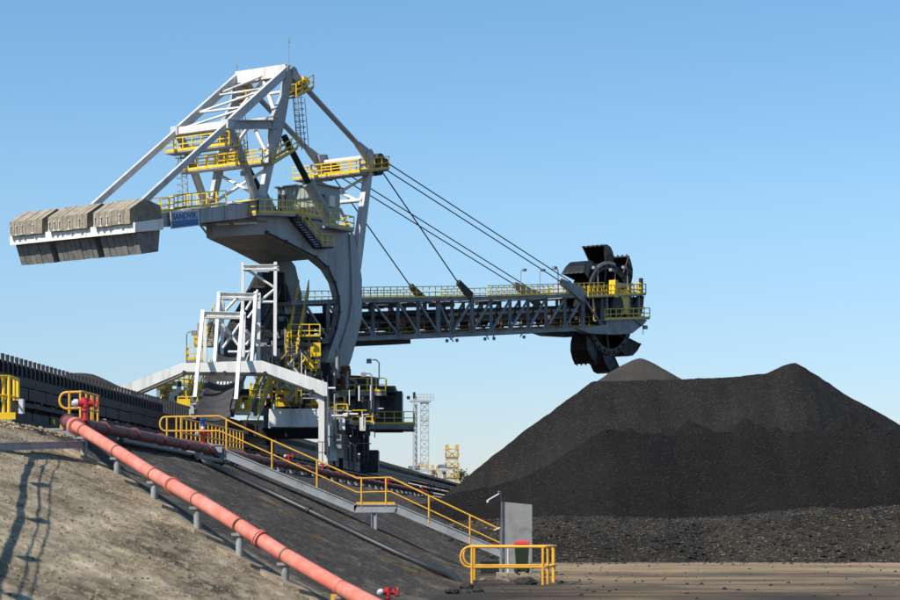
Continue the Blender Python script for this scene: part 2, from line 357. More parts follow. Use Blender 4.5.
# bank material: pale gravelly dirt up-slope of the red pipe, black coal dust beyond it
m = bpy.data.materials.new('bank_dirt'); m.use_nodes = True; n, l, p = nodes_of(m); p.inputs['Roughness'].default_value = 0.95; p.inputs['Specular IOR Level'].default_value = 0.15
g = n.new('ShaderNodeNewGeometry'); sx = n.new('ShaderNodeSeparateXYZ'); l.new(g.outputs['Position'], sx.inputs[0])
def mth(op, a, b):
    q = n.new('ShaderNodeMath'); q.operation = op
    for i, v_ in enumerate((a, b)):
        if isinstance(v_, (int, float)): q.inputs[i].default_value = v_
        else: l.new(v_, q.inputs[i])
    return q.outputs[0]
n1 = n.new('ShaderNodeTexNoise'); n1.inputs['Scale'].default_value = 0.9; n1.inputs['Detail'].default_value = 12; n1.inputs['Roughness'].default_value = 0.72; mpb = n.new('ShaderNodeMapping'); mpb.inputs['Scale'].default_value = (1, 0.30, 0.4); l.new(g.outputs['Position'], mpb.inputs[0]); l.new(mpb.outputs[0], n1.inputs['Vector'])
mpn = n.new('ShaderNodeMapping'); mpn.inputs['Scale'].default_value = (2.2, 0.55, 0.8); l.new(g.outputs['Position'], mpn.inputs[0])
ns = n.new('ShaderNodeTexNoise'); ns.inputs['Scale'].default_value = 2.2; ns.inputs['Detail'].default_value = 12; ns.inputs['Roughness'].default_value = 0.7; l.new(mpn.outputs[0], ns.inputs['Vector'])
nm = mth('ADD', mth('MULTIPLY', n1.outputs[0], 0.66), mth('MULTIPLY', ns.outputs[0], 0.34))
rp = n.new('ShaderNodeValToRGB'); e = rp.color_ramp.elements
e[0].position = 0.38; e[0].color = (0.050, 0.040, 0.027, 1); e[1].position = 0.63; e[1].color = (0.56, 0.455, 0.31, 1)
k = rp.color_ramp.elements.new(0.455); k.color = (0.160, 0.128, 0.083, 1); k = rp.color_ramp.elements.new(0.53); k.color = (0.29, 0.235, 0.155, 1)
l.new(nm, rp.inputs[0])
rd = n.new('ShaderNodeValToRGB'); e = rd.color_ramp.elements
e[0].position = 0.35; e[0].color = (0.022, 0.0195, 0.017, 1); e[1].position = 0.66; e[1].color = (0.15, 0.126, 0.098, 1)
k = rd.color_ramp.elements.new(0.52); k.color = (0.050, 0.043, 0.036, 1)
l.new(nm, rd.inputs[0])
# pipe line in plan: from (-8.9, 51.5) to (-2.9, 42)
d = mth('ADD', mth('MULTIPLY', mth('SUBTRACT', sx.outputs['Y'], 51.0), 0.535), mth('MULTIPLY', mth('ADD', sx.outputs['X'], 8.9), 0.845))
d = mth('ADD', d, mth('MULTIPLY', mth('SUBTRACT', n1.outputs[0], 0.5), 2.2))
mk = n.new('ShaderNodeMapRange'); mk.inputs['From Min'].default_value = -0.2; mk.inputs['From Max'].default_value = 0.9; l.new(d, mk.inputs[0])
mx = n.new('ShaderNodeMix'); mx.data_type = 'RGBA'; l.new(mk.outputs[0], mx.inputs[0]); l.new(rp.outputs[0], mx.inputs['A']); l.new(rd.outputs[0], mx.inputs['B'])
# ochre moss bands
no = n.new('ShaderNodeTexNoise'); no.inputs['Scale'].default_value = 0.8; no.inputs['Detail'].default_value = 7; mo = n.new('ShaderNodeMapping'); mo.inputs['Scale'].default_value = (0.35, 0.4, 2.2); mo.inputs['Location'].default_value = (5, 2, 0); l.new(g.outputs['Position'], mo.inputs[0]); l.new(mo.outputs[0], no.inputs['Vector'])
ro = n.new('ShaderNodeValToRGB'); ro.color_ramp.elements[0].position = 0.60; ro.color_ramp.elements[1].position = 0.74; l.new(no.outputs[0], ro.inputs[0])
m3 = n.new('ShaderNodeMix'); m3.data_type = 'RGBA'; m3.inputs['B'].default_value = (0.17, 0.09, 0.015, 1); l.new(mth('MULTIPLY', ro.outputs[0], 0.65), m3.inputs[0]); l.new(mx.outputs['Result'], m3.inputs['A'])
# stone specks
vo = n.new('ShaderNodeTexVoronoi'); vo.inputs['Scale'].default_value = 9; l.new(mpb.outputs[0], vo.inputs['Vector'])
sc = n.new('ShaderNodeSeparateColor'); l.new(vo.outputs['Color'], sc.inputs[0])
rv = n.new('ShaderNodeValToRGB'); rv.color_ramp.elements[0].position = 0.86; rv.color_ramp.elements[1].position = 0.95; l.new(sc.outputs[0], rv.inputs[0])
m4 = n.new('ShaderNodeMix'); m4.data_type = 'RGBA'; m4.inputs['B'].default_value = (0.34, 0.28, 0.2, 1); l.new(mth('MULTIPLY', rv.outputs[0], mth('SUBTRACT', 0.62, mth('MULTIPLY', mk.outputs[0], 0.5))), m4.inputs[0]); l.new(m3.outputs['Result'], m4.inputs['A'])
l.new(m4.outputs['Result'], p.inputs['Base Color'])
bp = n.new('ShaderNodeBump'); bp.inputs['Strength'].default_value = 0.6; bp.inputs['Distance'].default_value = 0.05
n3 = n.new('ShaderNodeTexNoise'); n3.inputs['Scale'].default_value = 9; n3.inputs['Detail'].default_value = 10; n3.inputs['Roughness'].default_value = 0.75; l.new(mpb.outputs[0], n3.inputs['Vector']); l.new(n3.outputs[0], bp.inputs['Height']); l.new(bp.outputs[0], p.inputs['Normal'])
M['bank'] = m
o = grid('embankment_slope', -20, 9, 145, 14, 112, 330, bank, M['bank'], keep=lambda q: q[2] > -0.03 or True); tag(o, kind='structure')
bkeep = lambda q: True
o = grid('embankment_top', -90, 30, 120, 111.7, 760, 200, lambda X, Y: bank(X, Y, False) - 0.02, M['bank']); tag(o, kind='structure')
o = grid('embankment_terrace', -70, -19.8, 60, 14, 112, 60, lambda X, Y: bank(X, Y, False) - 0.03, M['bank']); tag(o, kind='structure')

# ------------------------------------------------------------------ coal stockpile
S37 = 0.77
def lerp(a, b, t): return a + (b - a) * t
def interp(x, tab):
    if x <= tab[0][0]: return tab[0][1]
    for (a, fa), (b, fb) in zip(tab, tab[1:]):
        if x <= b: return lerp(fa, fb, (x - a) / (b - a))
    return tab[-1][1]
def px2(tab, Y): return [((x - 450) / F * Y, EYE + (HY - y) / F * Y) for x, y in tab]
YA = 180.0
TA = px2([(430, 507), (455, 487), (520, 434), (592, 382), (610, 380), (680, 379), (740, 376), (770, 373), (783, 366), (795, 362), (806, 367), (850, 396), (900, 424), (960, 458), (1040, 500)], YA)
YB = 141.0
TB = px2([(425, 505), (455, 493), (490, 487), (520, 478), (550, 464), (575, 448), (592, 436), (606, 428), (625, 431), (680, 434), (700, 432), (760, 431), (840, 429), (900, 428), (1000, 428), (1100, 440)], YB)
BENCH = ((690, 418.5, 148), (704, 424, 147), (745, 417, 148), (757, 422.5, 147), (775, 425, 146), (848, 411, 149), (866, 417, 148), (630, 426, 146))
def pileh(X, Y):
    wob = 1.2 * fbm(X, Y, 0.055, 3)
    zA = interp(X, TA); dA = (YA + wob * 0.8) - Y
    hA = zA - (S37 * dA if dA > 0 else min(-dA, 30) * 0.05 + max(0, -dA - 30) * 0.5)
    # bench between the ridges
    bench = min(7.0, interp(X, TB) - 0.25) - 0.02 * abs(Y - 150)
    zB = interp(X, TB); dB = (YB + 0.25 * wob) - Y
    hB = zB - (S37 * 0.95 * dB if dB > 0 else -dB * 0.10)
    h = max(hA, hB)
    for (px, py, Yc) in (*BENCH,):
        cx = (px - 450) / F * Yc; cz = EYE + (HY - py) / F * Yc
        h = max(h, cz - 0.85 * math.hypot((X - cx) * .9, Y - Yc))
    # shallow scallops on the upper face
    if hA > hB: h += 0.25 * math.sin(X * 0.9 + 2 * nz(X * .2, Y * .2)) * min(1, max(0, dA / 4)) * 0.5
    face = min(1, max(0, dA / 3)) if hA > hB else min(1, max(0, dB / 2))
    h += face * (0.11 * nz(X * 0.75, Y * 0.10, 5) + 0.08 * nz(X * 1.9, Y * 0.18, 8)) * (1 if hA > hB else .7)      # run-out gullies down the faces
    h += 0.09 * fbm(X, Y, 0.5, 3) + 0.05 * fbm(X, Y, 2.2, 2)
    return max(h, -0.4)
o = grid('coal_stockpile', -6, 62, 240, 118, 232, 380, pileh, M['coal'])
o.data.materials.append(M['coal_pale'])
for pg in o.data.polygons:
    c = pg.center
    if c.y > YB + 1.2 + .5 * nz(c.x * .3, c.y * .3): pg.material_index = 1  # paler coal colour behind the front ridge
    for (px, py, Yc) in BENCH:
        if math.hypot(c.x - (px - 450) / F * Yc, c.y - Yc) < 1.7: pg.material_index = 0  # darker coal colour around each bench cone
tag(o, 'long black coal stockpile with benched face under the bucket wheel', 'coal pile')
def cone(name, px, py, Yc, base, mt, label, rad=None):
    c = gp(px, py, Yc); Hh = c.z - base; rad = Hh / 0.62; vs = []; fs = []; nr = 28; na = 72
    for i in range(nr + 1):
        r = rad * i / nr
        for k in range(na):
            a = 2 * math.pi * k / na; X = c.x + r * math.cos(a); Y = Yc + r * math.sin(a)
            zz = c.z - 0.66 * (math.sqrt(r * r + (0.16 * rad) ** 2) - 0.16 * rad) + 0.12 * fbm(X, Y, 0.5, 3)
            vs.append((X, Y, zz))
    for i in range(nr):
        for k in range(na): fs.append((i * na + k, i * na + (k + 1) % na, (i + 1) * na + (k + 1) % na, (i + 1) * na + k))
    me = bpy.data.meshes.new(name); me.from_pydata(vs, [], fs); me.polygons.foreach_set('use_smooth', [True] * len(fs)); me.materials.append(mt)
    o = bpy.data.objects.new(name, me); COL.objects.link(o); tag(o, label, 'coal pile', 'coal cones behind'); return o
cone('coal_cone', 640, 359, 206, 13.1, M['coal2'], 'rounded lighter grey coal cone rising behind the stockpile, below the bucket wheel')
cone('coal_cone', 80, 373, 330, 8, M['coal2'], 'small rounded coal heap peeking above the conveyor at far left')

# low rubble mound at the foot of the pile
def moundh(X, Y):
    crest = interp(X, px2([(440, 524), (520, 519), (560, 517), (640, 519), (720, 516), (770, 514), (830, 509), (900, 507), (980, 508)], 110)) + 0.15 * fbm(X, 4, 0.25, 3)
    y0 = 100.2 + 1.6 * nz(X * .12, 9) + 1.2 * nz(X * .45, 4)
    t = (Y - y0) / 9.0
    if t < 0: return -0.12 + t
    z = crest * (1 - (1 - min(1, t)) ** 1.7)
    if Y > 113: z -= (Y - 113) * 0.02
    return z + (0.16 * fbm(X, Y, 0.45, 4)) * min(1, t * 3) - 0.05
o = grid('rubble_mound', -6, 46, 300, 99, 136, 200, moundh, M['gravel'])
tag(o, 'low mound of coal rubble and pale gravel along the stockpile foot', 'rubble mound')

def stones(name, pts, material, smin, smax, label, cat, flat=0.6):
    mb_v = []; mb_f = []
    base = [V(q) for q in ((1, 0, 0), (-1, 0, 0), (0, 1, 0), (0, -1, 0), (0, 0, 1), (0, 0, -1))]
    tri = [(0, 2, 4), (2, 1, 4), (1, 3, 4), (3, 0, 4), (2, 0, 5), (1, 2, 5), (3, 1, 5), (0, 3, 5)]
    for q in pts:
        s = smin + (smax - smin) * random.random() ** 2.5; a = random.random() * 6.28; ca, sa = math.cos(a), math.sin(a); b = len(mb_v)
        for e_ in base:
            j = V((e_.x * random.uniform(.6, 1.2) + random.uniform(-.25, .25), e_.y * random.uniform(.6, 1.2) + random.uniform(-.25, .25), e_.z * flat * random.uniform(.7, 1.2)))
            mb_v.append((q[0] + s * (j.x * ca - j.y * sa), q[1] + s * (j.x * sa + j.y * ca), q[2] + s * j.z))
        mb_f += [(t[0] + b, t[1] + b, t[2] + b) for t in tri]
    me = bpy.data.meshes.new(name); me.from_pydata(mb_v, [], mb_f); me.materials.append(material); me.update()
    o = bpy.data.objects.new(name, me); COL.objects.link(o); return tag(o, label, cat, kind='stuff')
def scat(nn, x0, x1, y0, y1, fn, ok=lambda X, Y: True):
    r = []
    while len(r) < nn:
        X = random.uniform(x0, x1); Y = random.uniform(y0, y1)
        if ok(X, Y): r.append((X, Y, fn(X, Y)))
    return r
patch = lambda X, Y: fbm(X, Y, 0.16, 3) > -0.15 + (0.25 if X < 14 else 0)
stones('pale_gravel', scat(2200, -2, 45, 100.5, 112, moundh, patch), M['mound_pale'], .02, .12, 'pale tan stones scattered over the rubble mound', 'gravel')
stones('grey_gravel', scat(7000, -4, 45, 100.3, 114, moundh), M['mound_grey'], .02, .13, 'grey stones scattered over the rubble mound', 'gravel')
stones('coal_lumps', scat(9000, -4, 45, 100, 116, moundh), M['stoneB'], .03, .22, 'black coal lumps strewn over the rubble mound', 'coal')
def fall(X, Y): return random.random() < math.exp(-(100.5 - Y) / 1.6)
stones('coal_lumps', scat(1500, -3, 45, 90, 101, lambda X, Y: 0.0, fall), M['stoneB'], .02, .12, 'coal lumps thinning out from the rubble mound onto the yard', 'coal')
stones('grey_gravel', scat(900, -3, 45, 90, 101, lambda X, Y: 0.0, fall), M['mound_grey'], .02, .09, 'grey stones thinning out from the rubble mound onto the yard', 'gravel')
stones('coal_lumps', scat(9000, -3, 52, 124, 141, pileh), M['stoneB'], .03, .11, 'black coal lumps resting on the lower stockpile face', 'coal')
stones('coal_lumps', scat(5000, -3, 52, 150, 180, pileh), M['coal_lump_pale'], .03, .13, 'grey coal lumps resting on the upper stockpile face', 'coal')
stones('coal_lumps', scat(420, -2, 30, 46, 100, lambda X, Y: 0.01, lambda X, Y: X > uof(0, 0) + BU * Y - 3.6 and random.random() < (1.0 if X < 6 else .35)), M['stoneB'], .02, .10, 'small black coal lumps scattered over the flat yard', 'coal')
slope_tan = lambda X, Y: -12.9 < uof(X, Y) < -4.4 and abs(X / Y) < 0.24 and (0.535 * (Y - 51) + .845 * (X + 8.9)) < 0.3
slope_dark = lambda X, Y: -13.2 < uof(X, Y) < -4.0 and abs(X / Y) < 0.24 and (0.535 * (Y - 51) + .845 * (X + 8.9)) > 0.3
stones('bank_gravel', scat(6500, -15, 3, 17, 62, gz, slope_tan), M['stoneA'], .005, .04, 'pale pebbles scattered over the tan bank', 'gravel')
stones('bank_gravel', scat(4500, -15, 3, 17, 62, gz, slope_tan), M['stoneC'], .005, .04, 'grey pebbles scattered over the tan bank', 'gravel')
stones('coal_crumbs', scat(240, -15, 3, 17, 62, gz, slope_tan), M['stoneB'], .008, .045, 'black coal crumbs scattered over the tan bank', 'coal')
stones('bank_gravel', scat(2600, -14, 4, 45, 110, gz, slope_dark), M['stoneC'], .006, .032, 'grey pebbles scattered over the coal-stained bank', 'gravel')
stones('coal_crumbs', scat(700, -14, 4, 45, 110, gz, slope_dark), M['stoneB'], .01, .06, 'black coal crumbs scattered over the coal-stained bank', 'coal')
stones('ballast_stones', scat(2600, -16.5, -9.6, 46, 62, gz, lambda X, Y: -14.9 < uof(X, Y) < -12.9), M['stoneA'], .03, .10, 'pale ballast stones on the bank crest beside the walkway', 'gravel')
stones('ballast_stones', scat(1500, -16.5, -8, 46, 100, gz, lambda X, Y: -15.5 < uof(X, Y) < -12.9), M['stoneC'], .03, .10, 'grey ballast stones along the bank crest', 'gravel')


# ================================================================== bucket-wheel reclaimer
PHI = R(55); CP, SP = math.cos(PHI), math.sin(PHI)
AX = V((CP, SP, 0)); TR = V((SP, -CP, 0)); UP = V((0, 0, 1))       # boom axis, transverse (towards the near side)
XS, YS = -11.2, 205.0
def mp(x, y, v=0.0):
    """point of the machine in the vertical plane v metres off its centre line that shows at photo pixel x, y"""
    r = ((x - 450) * (YS - v * CP) - F * (XS + v * SP)) / (F * CP - (x - 450) * SP)
    Y = YS + r * SP - v * CP
    return V((XS + r * CP + v * SP, Y, EYE + (HY - y) * Y / F))
def shift(p, v): return V(p) + TR * v
HW = 2.9
REC = thing('bucket_wheel_reclaimer', (XS, YS, 5.3), 'giant white and grey bucket-wheel reclaimer with yellow handrails beside the coal stockpile', 'reclaimer')
def part(mb, name, m_, parent=None, **k): return mb.build(name, M[m_], parent or REC, **k)

# --- counterweight: frame, slabs of concrete above and below it
CW = 6.75
pf = [mp(x, y, CW) for x, y in ((130, 223.5), (130, 208.7), (144.6, 198.3), (160.7, 205.5), (161.6, 219.7))]
pl_ = [mp(x, y, CW) for x, y in ((136.5, 232.5), (142, 254), (158.8, 251.5), (160.5, 230))]
tk = CW * 2
cwf = MB()
fr = [mp(x, y, CW + .25) for x, y in ((135, 222.3), (163.5, 218.5), (163.5, 229.5), (135, 232.3))]
# ring frame: front beam, back beam, end beams
def band(a, b, c, d_, v0, v1):   # quad profile in the r-z plane extruded over v
    mbq = MB(); mbq.prism([shift(q, v0 - CW - .25) for q in (a, b, c, d_)], TR * (v1 - v0)); return mbq
f0, f1, f2, f3 = fr
rdir = (f1 - f0).normalized()
fb = [f0, f0 + rdir * 0.5, f3 + rdir * 0.5, f3]
part(band(*fb, -CW - .25, CW + .25), 'counterweight_frame', 'white')
bb = [f1 - rdir * 0.5, f1, f2, f2 - rdir * 0.5]
bk = part(band(*bb, -CW - .25, CW + .25), 'frame_beam', 'white')
for v_ in (-CW - .25, -2.4, 2.0, CW - .15):
    part(band(f0 + rdir * .5, f1 - rdir * .5, f2 - rdir * .5, f3 + rdir * .5, v_, v_ + .4), 'frame_beam', 'white')
stacks = [(-CW, -2.95, 6), (-2.3, 2.1, 8), (2.75, CW, 6)]
for a, b, cnt in stacks:
    tw = (b - a) / cnt
    for i in range(cnt):
        v0 = a + tw * i + 0.02; jit = random.uniform(-.03, .03)
        q = [shift(p_ + UP * jit + AX * 0, v0 - CW) for p_ in pf]
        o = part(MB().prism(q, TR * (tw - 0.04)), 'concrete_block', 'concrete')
        if i % 2 == 0 or i == 1:
            c = (q[0] * .35 + q[1] * .65) + TR * tw * .3 - AX * .06; c2 = q[0] + TR * tw * .3 - AX * .06
            part(MB().tube([c, c2], .035, 5).box(c, (.12, .12, .12)).box(c2 + UP * .06, (.2, .14, .12)), 'tie_rod', 'white', o)
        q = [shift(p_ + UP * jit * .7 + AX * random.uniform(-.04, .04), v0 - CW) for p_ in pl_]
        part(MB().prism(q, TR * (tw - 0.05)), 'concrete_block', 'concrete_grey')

# --- counterweight jib girders
for sgn in (1, -1):
    v_ = HW * sgn
    P0, P1 = mp(158, 221, HW), mp(268, 207.5, HW)
    P0, P1 = shift(P0, v_ - HW), shift(P1, v_ - HW)
    g_ = part(MB().beam(P0, P1, .9, 1.1, TR, h2=1.35), 'jib_girder', 'steel')
    d_ = (P1 - P0)
    for k in range(1, 9):
        c = P0 + d_ * k / 9
        part(MB().box(c, (.06, .98, 1.18), (AX, TR, UP)), 'stiffener', 'steel', g_)
    part(MB().beam(P0 + UP * .66, P1 + UP * .78, 1.1, .08, TR), 'flange_plate', 'white', g_)
j0, j1 = shift(mp(172, 214, HW), -HW), shift(mp(262, 203.5, HW), -HW)
part(MB().beam(j0, j1, HW * 2 - 1.1, .12, TR), 'jib_deck', 'white')
for k in range(5):
    c = j0.lerp(j1, (k + .5) / 5) - UP * .6; part(MB().beam(c - TR * (HW - .5), c + TR * (HW - .5), .4, .6), 'cross_beam', 'steel')
# clutter on the jib deck
for k in range(10):
    c = j0.lerp(j1, random.uniform(.1, .95)) + TR * random.uniform(-2.5, 2.6) + UP * .25
    part(MB().box(c, (random.uniform(.5, 1.4), random.uniform(.3, .8), .4), (AX, TR, UP)), 'deck_fitting', random.choice(['white', 'white', 'steel']))
hr = MB(); a = mp(161, 213.5, HW + .4); b = mp(186, 208, HW + .4); hr.rail([a, b], 1.15, 1.1, .055)
a2 = mp(174, 209.5, HW + .4); b2 = mp(226, 204.5, HW + .4); hr.rail([a2, b2, shift(b2, -2 * HW - .8), shift(a2, -2 * HW - .8)], 1.2, 1.15, .06)
part(hr, 'handrail', 'yellow')
# name board
s0, s1, s2, s3 = mp(169.5, 212.3, HW + .62), mp(197, 210.2, HW + .62), mp(198.2, 225.2, HW + .62), mp(170.7, 228.6, HW + .62)
brd = part(MB().prism([s0, s1, s2, s3], TR * .08), 'name_board', 'signpale')
n0, n1 = s0.lerp(s3, .54), s1.lerp(s2, .54)
ins = lambda p_, c, k: p_.lerp(c, k)
cq = (n0 + n1 + s2 + s3) / 4
part(MB().prism([ins(q, cq, .07) + TR * .085 for q in (n0, n1, s2, s3)], TR * .03), 'blue_panel', 'signblue', brd)
edge = MB()
for a, b in ((s0, s1), (s1, s2), (s2, s3), (s3, s0)): edge.beam(a + TR * .1, b + TR * .1, .07, .07)
part(edge, 'board_edging', 'white', brd)
cu = bpy.data.curves.new('lettering', 'FONT'); cu.body = 'SANDVIK'; cu.size = 1.0; cu.extrude = 0.012; cu.offset = 0.022
tmp = bpy.data.objects.new('lettering', cu); COL.objects.link(tmp); dg = bpy.context.evaluated_depsgraph_get()
me = bpy.data.meshes.new_from_object(tmp.evaluated_get(dg)); bpy.data.objects.remove(tmp)
xs = [v_.co.x for v_ in me.vertices]; ys = [v_.co.y for v_ in me.vertices]
ro = world_origin(brd)
t0, t1, t2, t3 = s0.lerp(s1, .07).lerp(s3.lerp(s2, .07), .10), s1.lerp(s0, .04).lerp(s2.lerp(s3, .04), .10), None, None
b0_, b1_ = s0.lerp(s1, .07).lerp(s3.lerp(s2, .07), .50), s1.lerp(s0, .04).lerp(s2.lerp(s3, .04), .50)
for v_ in me.vertices:
    fx = (v_.co.x - min(xs)) / (max(xs) - min(xs)); fy = (v_.co.y - min(ys)) / (max(ys) - min(ys)); zz = v_.co.z
    q = b0_.lerp(b1_, fx).lerp(t0.lerp(t1, fx), fy) + TR * (.10 + zz)
    v_.co = q - ro
me.materials.clear(); me.materials.append(M['signblue'])
lo = bpy.data.objects.new('lettering', me); COL.objects.link(lo); lo.parent = brd

# --- curved main column (two legs under one hull)
HH = 3.3
U = [mp(x, y, HH) for x, y in ((267, 234), (267, 213), (310, 219), (352, 231.5), (358, 252), (316, 259), (300, 250.5), (286, 243))]
part(MB().prism(U, -TR * HH * 2), 'column_head', 'steel')
Lg = [mp(x, y, HH) for x, y in ((316, 259.05), (328, 269), (336, 282), (340, 297), (341, 312), (338, 328), (331, 348), (320, 378), (345, 378), (352, 357), (358, 335), (362, 318), (362, 279), (358, 252.05))]
Lf = [mp(x, y, HH) for x, y in ((316, 259.05), (328, 269), (336, 282), (340, 297), (341, 312), (338, 328), (331, 348), (320, 378), (336, 378), (345, 345), (351, 318), (350, 290), (344, 262), (338, 254))]
for v_, Lq in ((0, Lg), (-2 * HH + .9, Lf)):
    lg = part(MB().prism([shift(q, v_) for q in Lq], -TR * .9), 'column_leg', 'steel')
    pth = [mp(x, y, HH + .12) for x, y in ((350.5, 233), (352, 265), (353, 300), (350, 320), (342, 345), (335, 372))]
    if v_ == 0:
        rb = MB()
        for a, b in zip(pth, pth[1:]): rb.beam(a, b, .14, .3, TR)
        part(rb, 'cable_tray', 'steel', lg)
        ip = [mp(x, y, HH + .06) for x, y in ((267, 232.5), (286, 241.5), (316, 257), (328, 267.3), (334.5, 282), (338.5, 297), (339.3, 312), (336.2, 328), (329, 348))]
        rb = MB()
        for a, b in zip(ip, ip[1:]): rb.tube([a, b], .09, 5); rb.box(a, (.3, .2, .3), (AX, TR, UP))
        part(rb, 'conduit', 'darkgrey', lg)
# bow-shaped nose of the hull
nt_, nb_ = mp(209, 223, .0), mp(209.5, 237.5, .0)
kt, kb = mp(267, 213, HH), mp(267, 234, HH)
nose = MB(); nv = [kt, kb, shift(kt, -2 * HH), shift(kb, -2 * HH), nt_ + TR * .35, nb_ + TR * .35, nt_ - TR * .35, nb_ - TR * .35]
nose.add(nv, [(0, 1, 5, 4), (2, 6, 7, 3), (4, 5, 7, 6), (0, 4, 6, 2), (1, 3, 7, 5), (0, 2, 3, 1)]); part(nose, 'hull_nose', 'steel')
part(MB().beam(mp(216, 224.5, 1.2), mp(229, 224, 1.9), .05, .14, TR).beam(mp(234, 223.8, 2.2), mp(257, 223, 3.15), .05, .14, TR), 'bright_strip', 'white')
part(MB().tube([mp(198, 222.5, HW), mp(209, 236, .4)], .1, 5), 'strut', 'steel')
# platform on top of the column with house, handrails and stair
D0, D1, D2 = mp(258, 212.5, HH + 1.0), mp(300, 213.8, HH + 1.0), mp(354, 231, HH + 1.0)
dk = MB(); 
dk.prism([D0, D1, shift(D1, -2 * HH - 2), shift(D0, -2 * HH - 2)], -UP * .22)
part(dk, 'deck_plate', 'steel')
E0, E1, E2 = mp(300.3, 214.2, HH + 1.0), mp(322, 217.5, HH + 1), mp(354, 229.5, HH + 1.0)
part(MB().prism([E0, E1, shift(E1, -1.4), shift(E0, -1.4)], -UP * .2).prism([mp(330, 225.2, HH + 1), E2, shift(E2, -1.4), shift(mp(330, 225.2, HH + 1), -1.4)], -UP * .2), 'side_walkway', 'steel')
hr = MB(); hr.rail([D0, D1, E1], 1.15, 1.0, .06); hr.rail([mp(330, 225, HH + 1), E2, shift(E2, -2.5)], 1.15, 1.1, .06); hr.rail([D0, shift(D0, -2 * HH - 2), shift(D1, -2 * HH - 2)], 1.15, 1.2, .06)
part(hr, 'handrail', 'yellow')
# stair down the near face
st0, st1 = mp(296, 214.5, HH + 1.0), mp(322, 246.5, HH + 1.0)
sm_ = MB()
for dv in (-.0, -.9):
    sm_.beam(shift(st0, dv), shift(st1, dv), .08, .3, TR)
for k in range(13):
    c = st0.lerp(st1, (k + .5) / 13); sm_.box(c - TR * .45, (.32, .9, .05), (AX, TR, UP))
ld = mp(334, 246.5, HH + 1); sm_.prism([st1, ld, shift(ld, -1), shift(st1, -1)], -UP * .15)
part(sm_, 'stair', 'darkgrey')
sr = MB(); sr.rail([st0, st1, ld, shift(ld, -1)], 1.1, 1.0, .06, toe=False); part(sr, 'handrail', 'yellow')
# machine house on top
h0 = mp(315, 216, 1.9); hu = 2.9
hA = shift(h0, -4.4); hB = h0 + AX * 3.7; hC = hA + AX * 3.7
ho = part(MB().prism([h0, hB, hC, hA], UP * hu), 'machine_house', 'house')
rf = MB().prism([q + UP * (hu + .02) + d_ for q, d_ in ((h0, -AX * .25 + TR * .25), (hB, AX * .25 + TR * .25), (hC, AX * .25 - TR * .25), (hA, -AX * .25 - TR * .25))], UP * .12)
part(rf, 'house_roof', 'galv', ho)
for k in range(9):
    c = hA.lerp(h0, (k + .5) / 9) - AX * .03 + UP * hu / 2; part(MB().box(c, (.06, .07, hu - .1), (AX, TR, UP)), 'cladding_rib', 'house', ho)
part(MB().box(hA.lerp(h0, .12) - AX * .04 + UP * 1.2, (.07, .9, 2.1), (AX, TR, UP)), 'door', 'darkhouse', ho)
part(MB().box(h0.lerp(hB, .6) + TR * .15 + UP * 1.6, (.8, .3, 1.0), (AX, TR, UP)), 'air_conditioner', 'white', ho)
part(MB().box(h0.lerp(hB, .25) + TR * .04 + UP * 1.1, (.85, .07, 2.0), (AX, TR, UP)), 'door', 'darkhouse', ho)

# --- rear A-frame mast
def both(fn):
    for sgn in (1, -1): fn(lambda x, y, dv=0: shift(mp(x, y, HW), (sgn - 1) * HW + dv * sgn), sgn)
apN, apF = mp(288.5, 69.5, HW), shift(mp(288.5, 69.5, HW), -2 * HW)
part(MB().beam(apN - UP * .1, apF - UP * .1, .9, 1.05), 'mast_head_beam', 'white')
def mast_side(P, sgn):
    A_, N3, ST = P(288.5, 69), P(227.5, 124.5), P(140, 204.5)
    part(MB().beam(A_, N3, .34, .72, TR).box(N3, (.8, .8, .8), (AX, TR, UP)), 'mast_rear_leg', 'mast')
    part(MB().beam(N3, ST, .3, .52, TR), 'back_stay', 'mast')
    J = P(277, 121); B0 = P(258.5, 206)
    part(MB().beam(A_, P(284, 98), .5, .8, TR).beam(P(284, 98), J, .5, .8, TR, h2=1.6).beam(J, P(273, 145), .5, 1.6, TR, h2=1.0), 'mast_front_leg', 'steel')
    part(MB().beam(P(273, 145), P(261, 203), .45, .9, TR, h2=.6), 'lower_leg', 'mast')
    part(MB().tube([N3, P(237, 143), B0], .36, 10), 'lower_strut', 'steel')
    part(MB().ibeam(N3 + UP * 0, P(275, 124.5), .8, .75, TR), 'mast_strut', 'steel')
    part(MB().disc(B0, TR, .85, 1.2, 16).box(B0 - UP * .8, (1.6, 1.0, 1.0), (AX, TR, UP)), 'mast_pivot', 'steel')
    # front tie to the boom mast with paddle ends
    T0, T1 = P(292, 73), P(368.5, 156)
    d_ = (T1 - T0)
    tie = MB().tube([T0 + d_ * .1, T0 + d_ * .86], .25, 10)
    tie.beam(T0, T0 + d_ * .12, .35, 1.0, TR, h2=.5).beam(T0 + d_ * .84, T1, .35, .5, TR, h2=1.1).disc(T0, TR, .55, .5).disc(T1, TR, .6, .5)
    part(tie, 'front_tie', 'steel')
    # luffing cylinder
    C0, C1, C2 = P(284, 136), P(309, 184), P(333, 228)
    cyl = part(MB().tube([C1, C2], .52, 12).disc(C1, (C2 - C1), .62, .4), 'luffing_cylinder', 'house')
    part(MB().tube([C0, C1], .30, 10), 'cylinder_rod', 'black', cyl)
both(mast_side)
N3N, N3F = mp(227.5, 124.5, HW), shift(mp(227.5, 124.5, HW), -2 * HW)
part(MB().beam(N3N, N3F, .55, .6), 'cross_beam', 'white')
br = MB(); r_ = .11
def pt(sgn, k): return shift(apN.lerp(N3N, k), 0 if sgn > 0 else -2 * HW)
br.tube([pt(-1, .30), pt(1, .04).lerp(pt(-1, .04), .45)], r_, 6); br.tube([pt(-1, .34), pt(1, .34)], r_, 6)
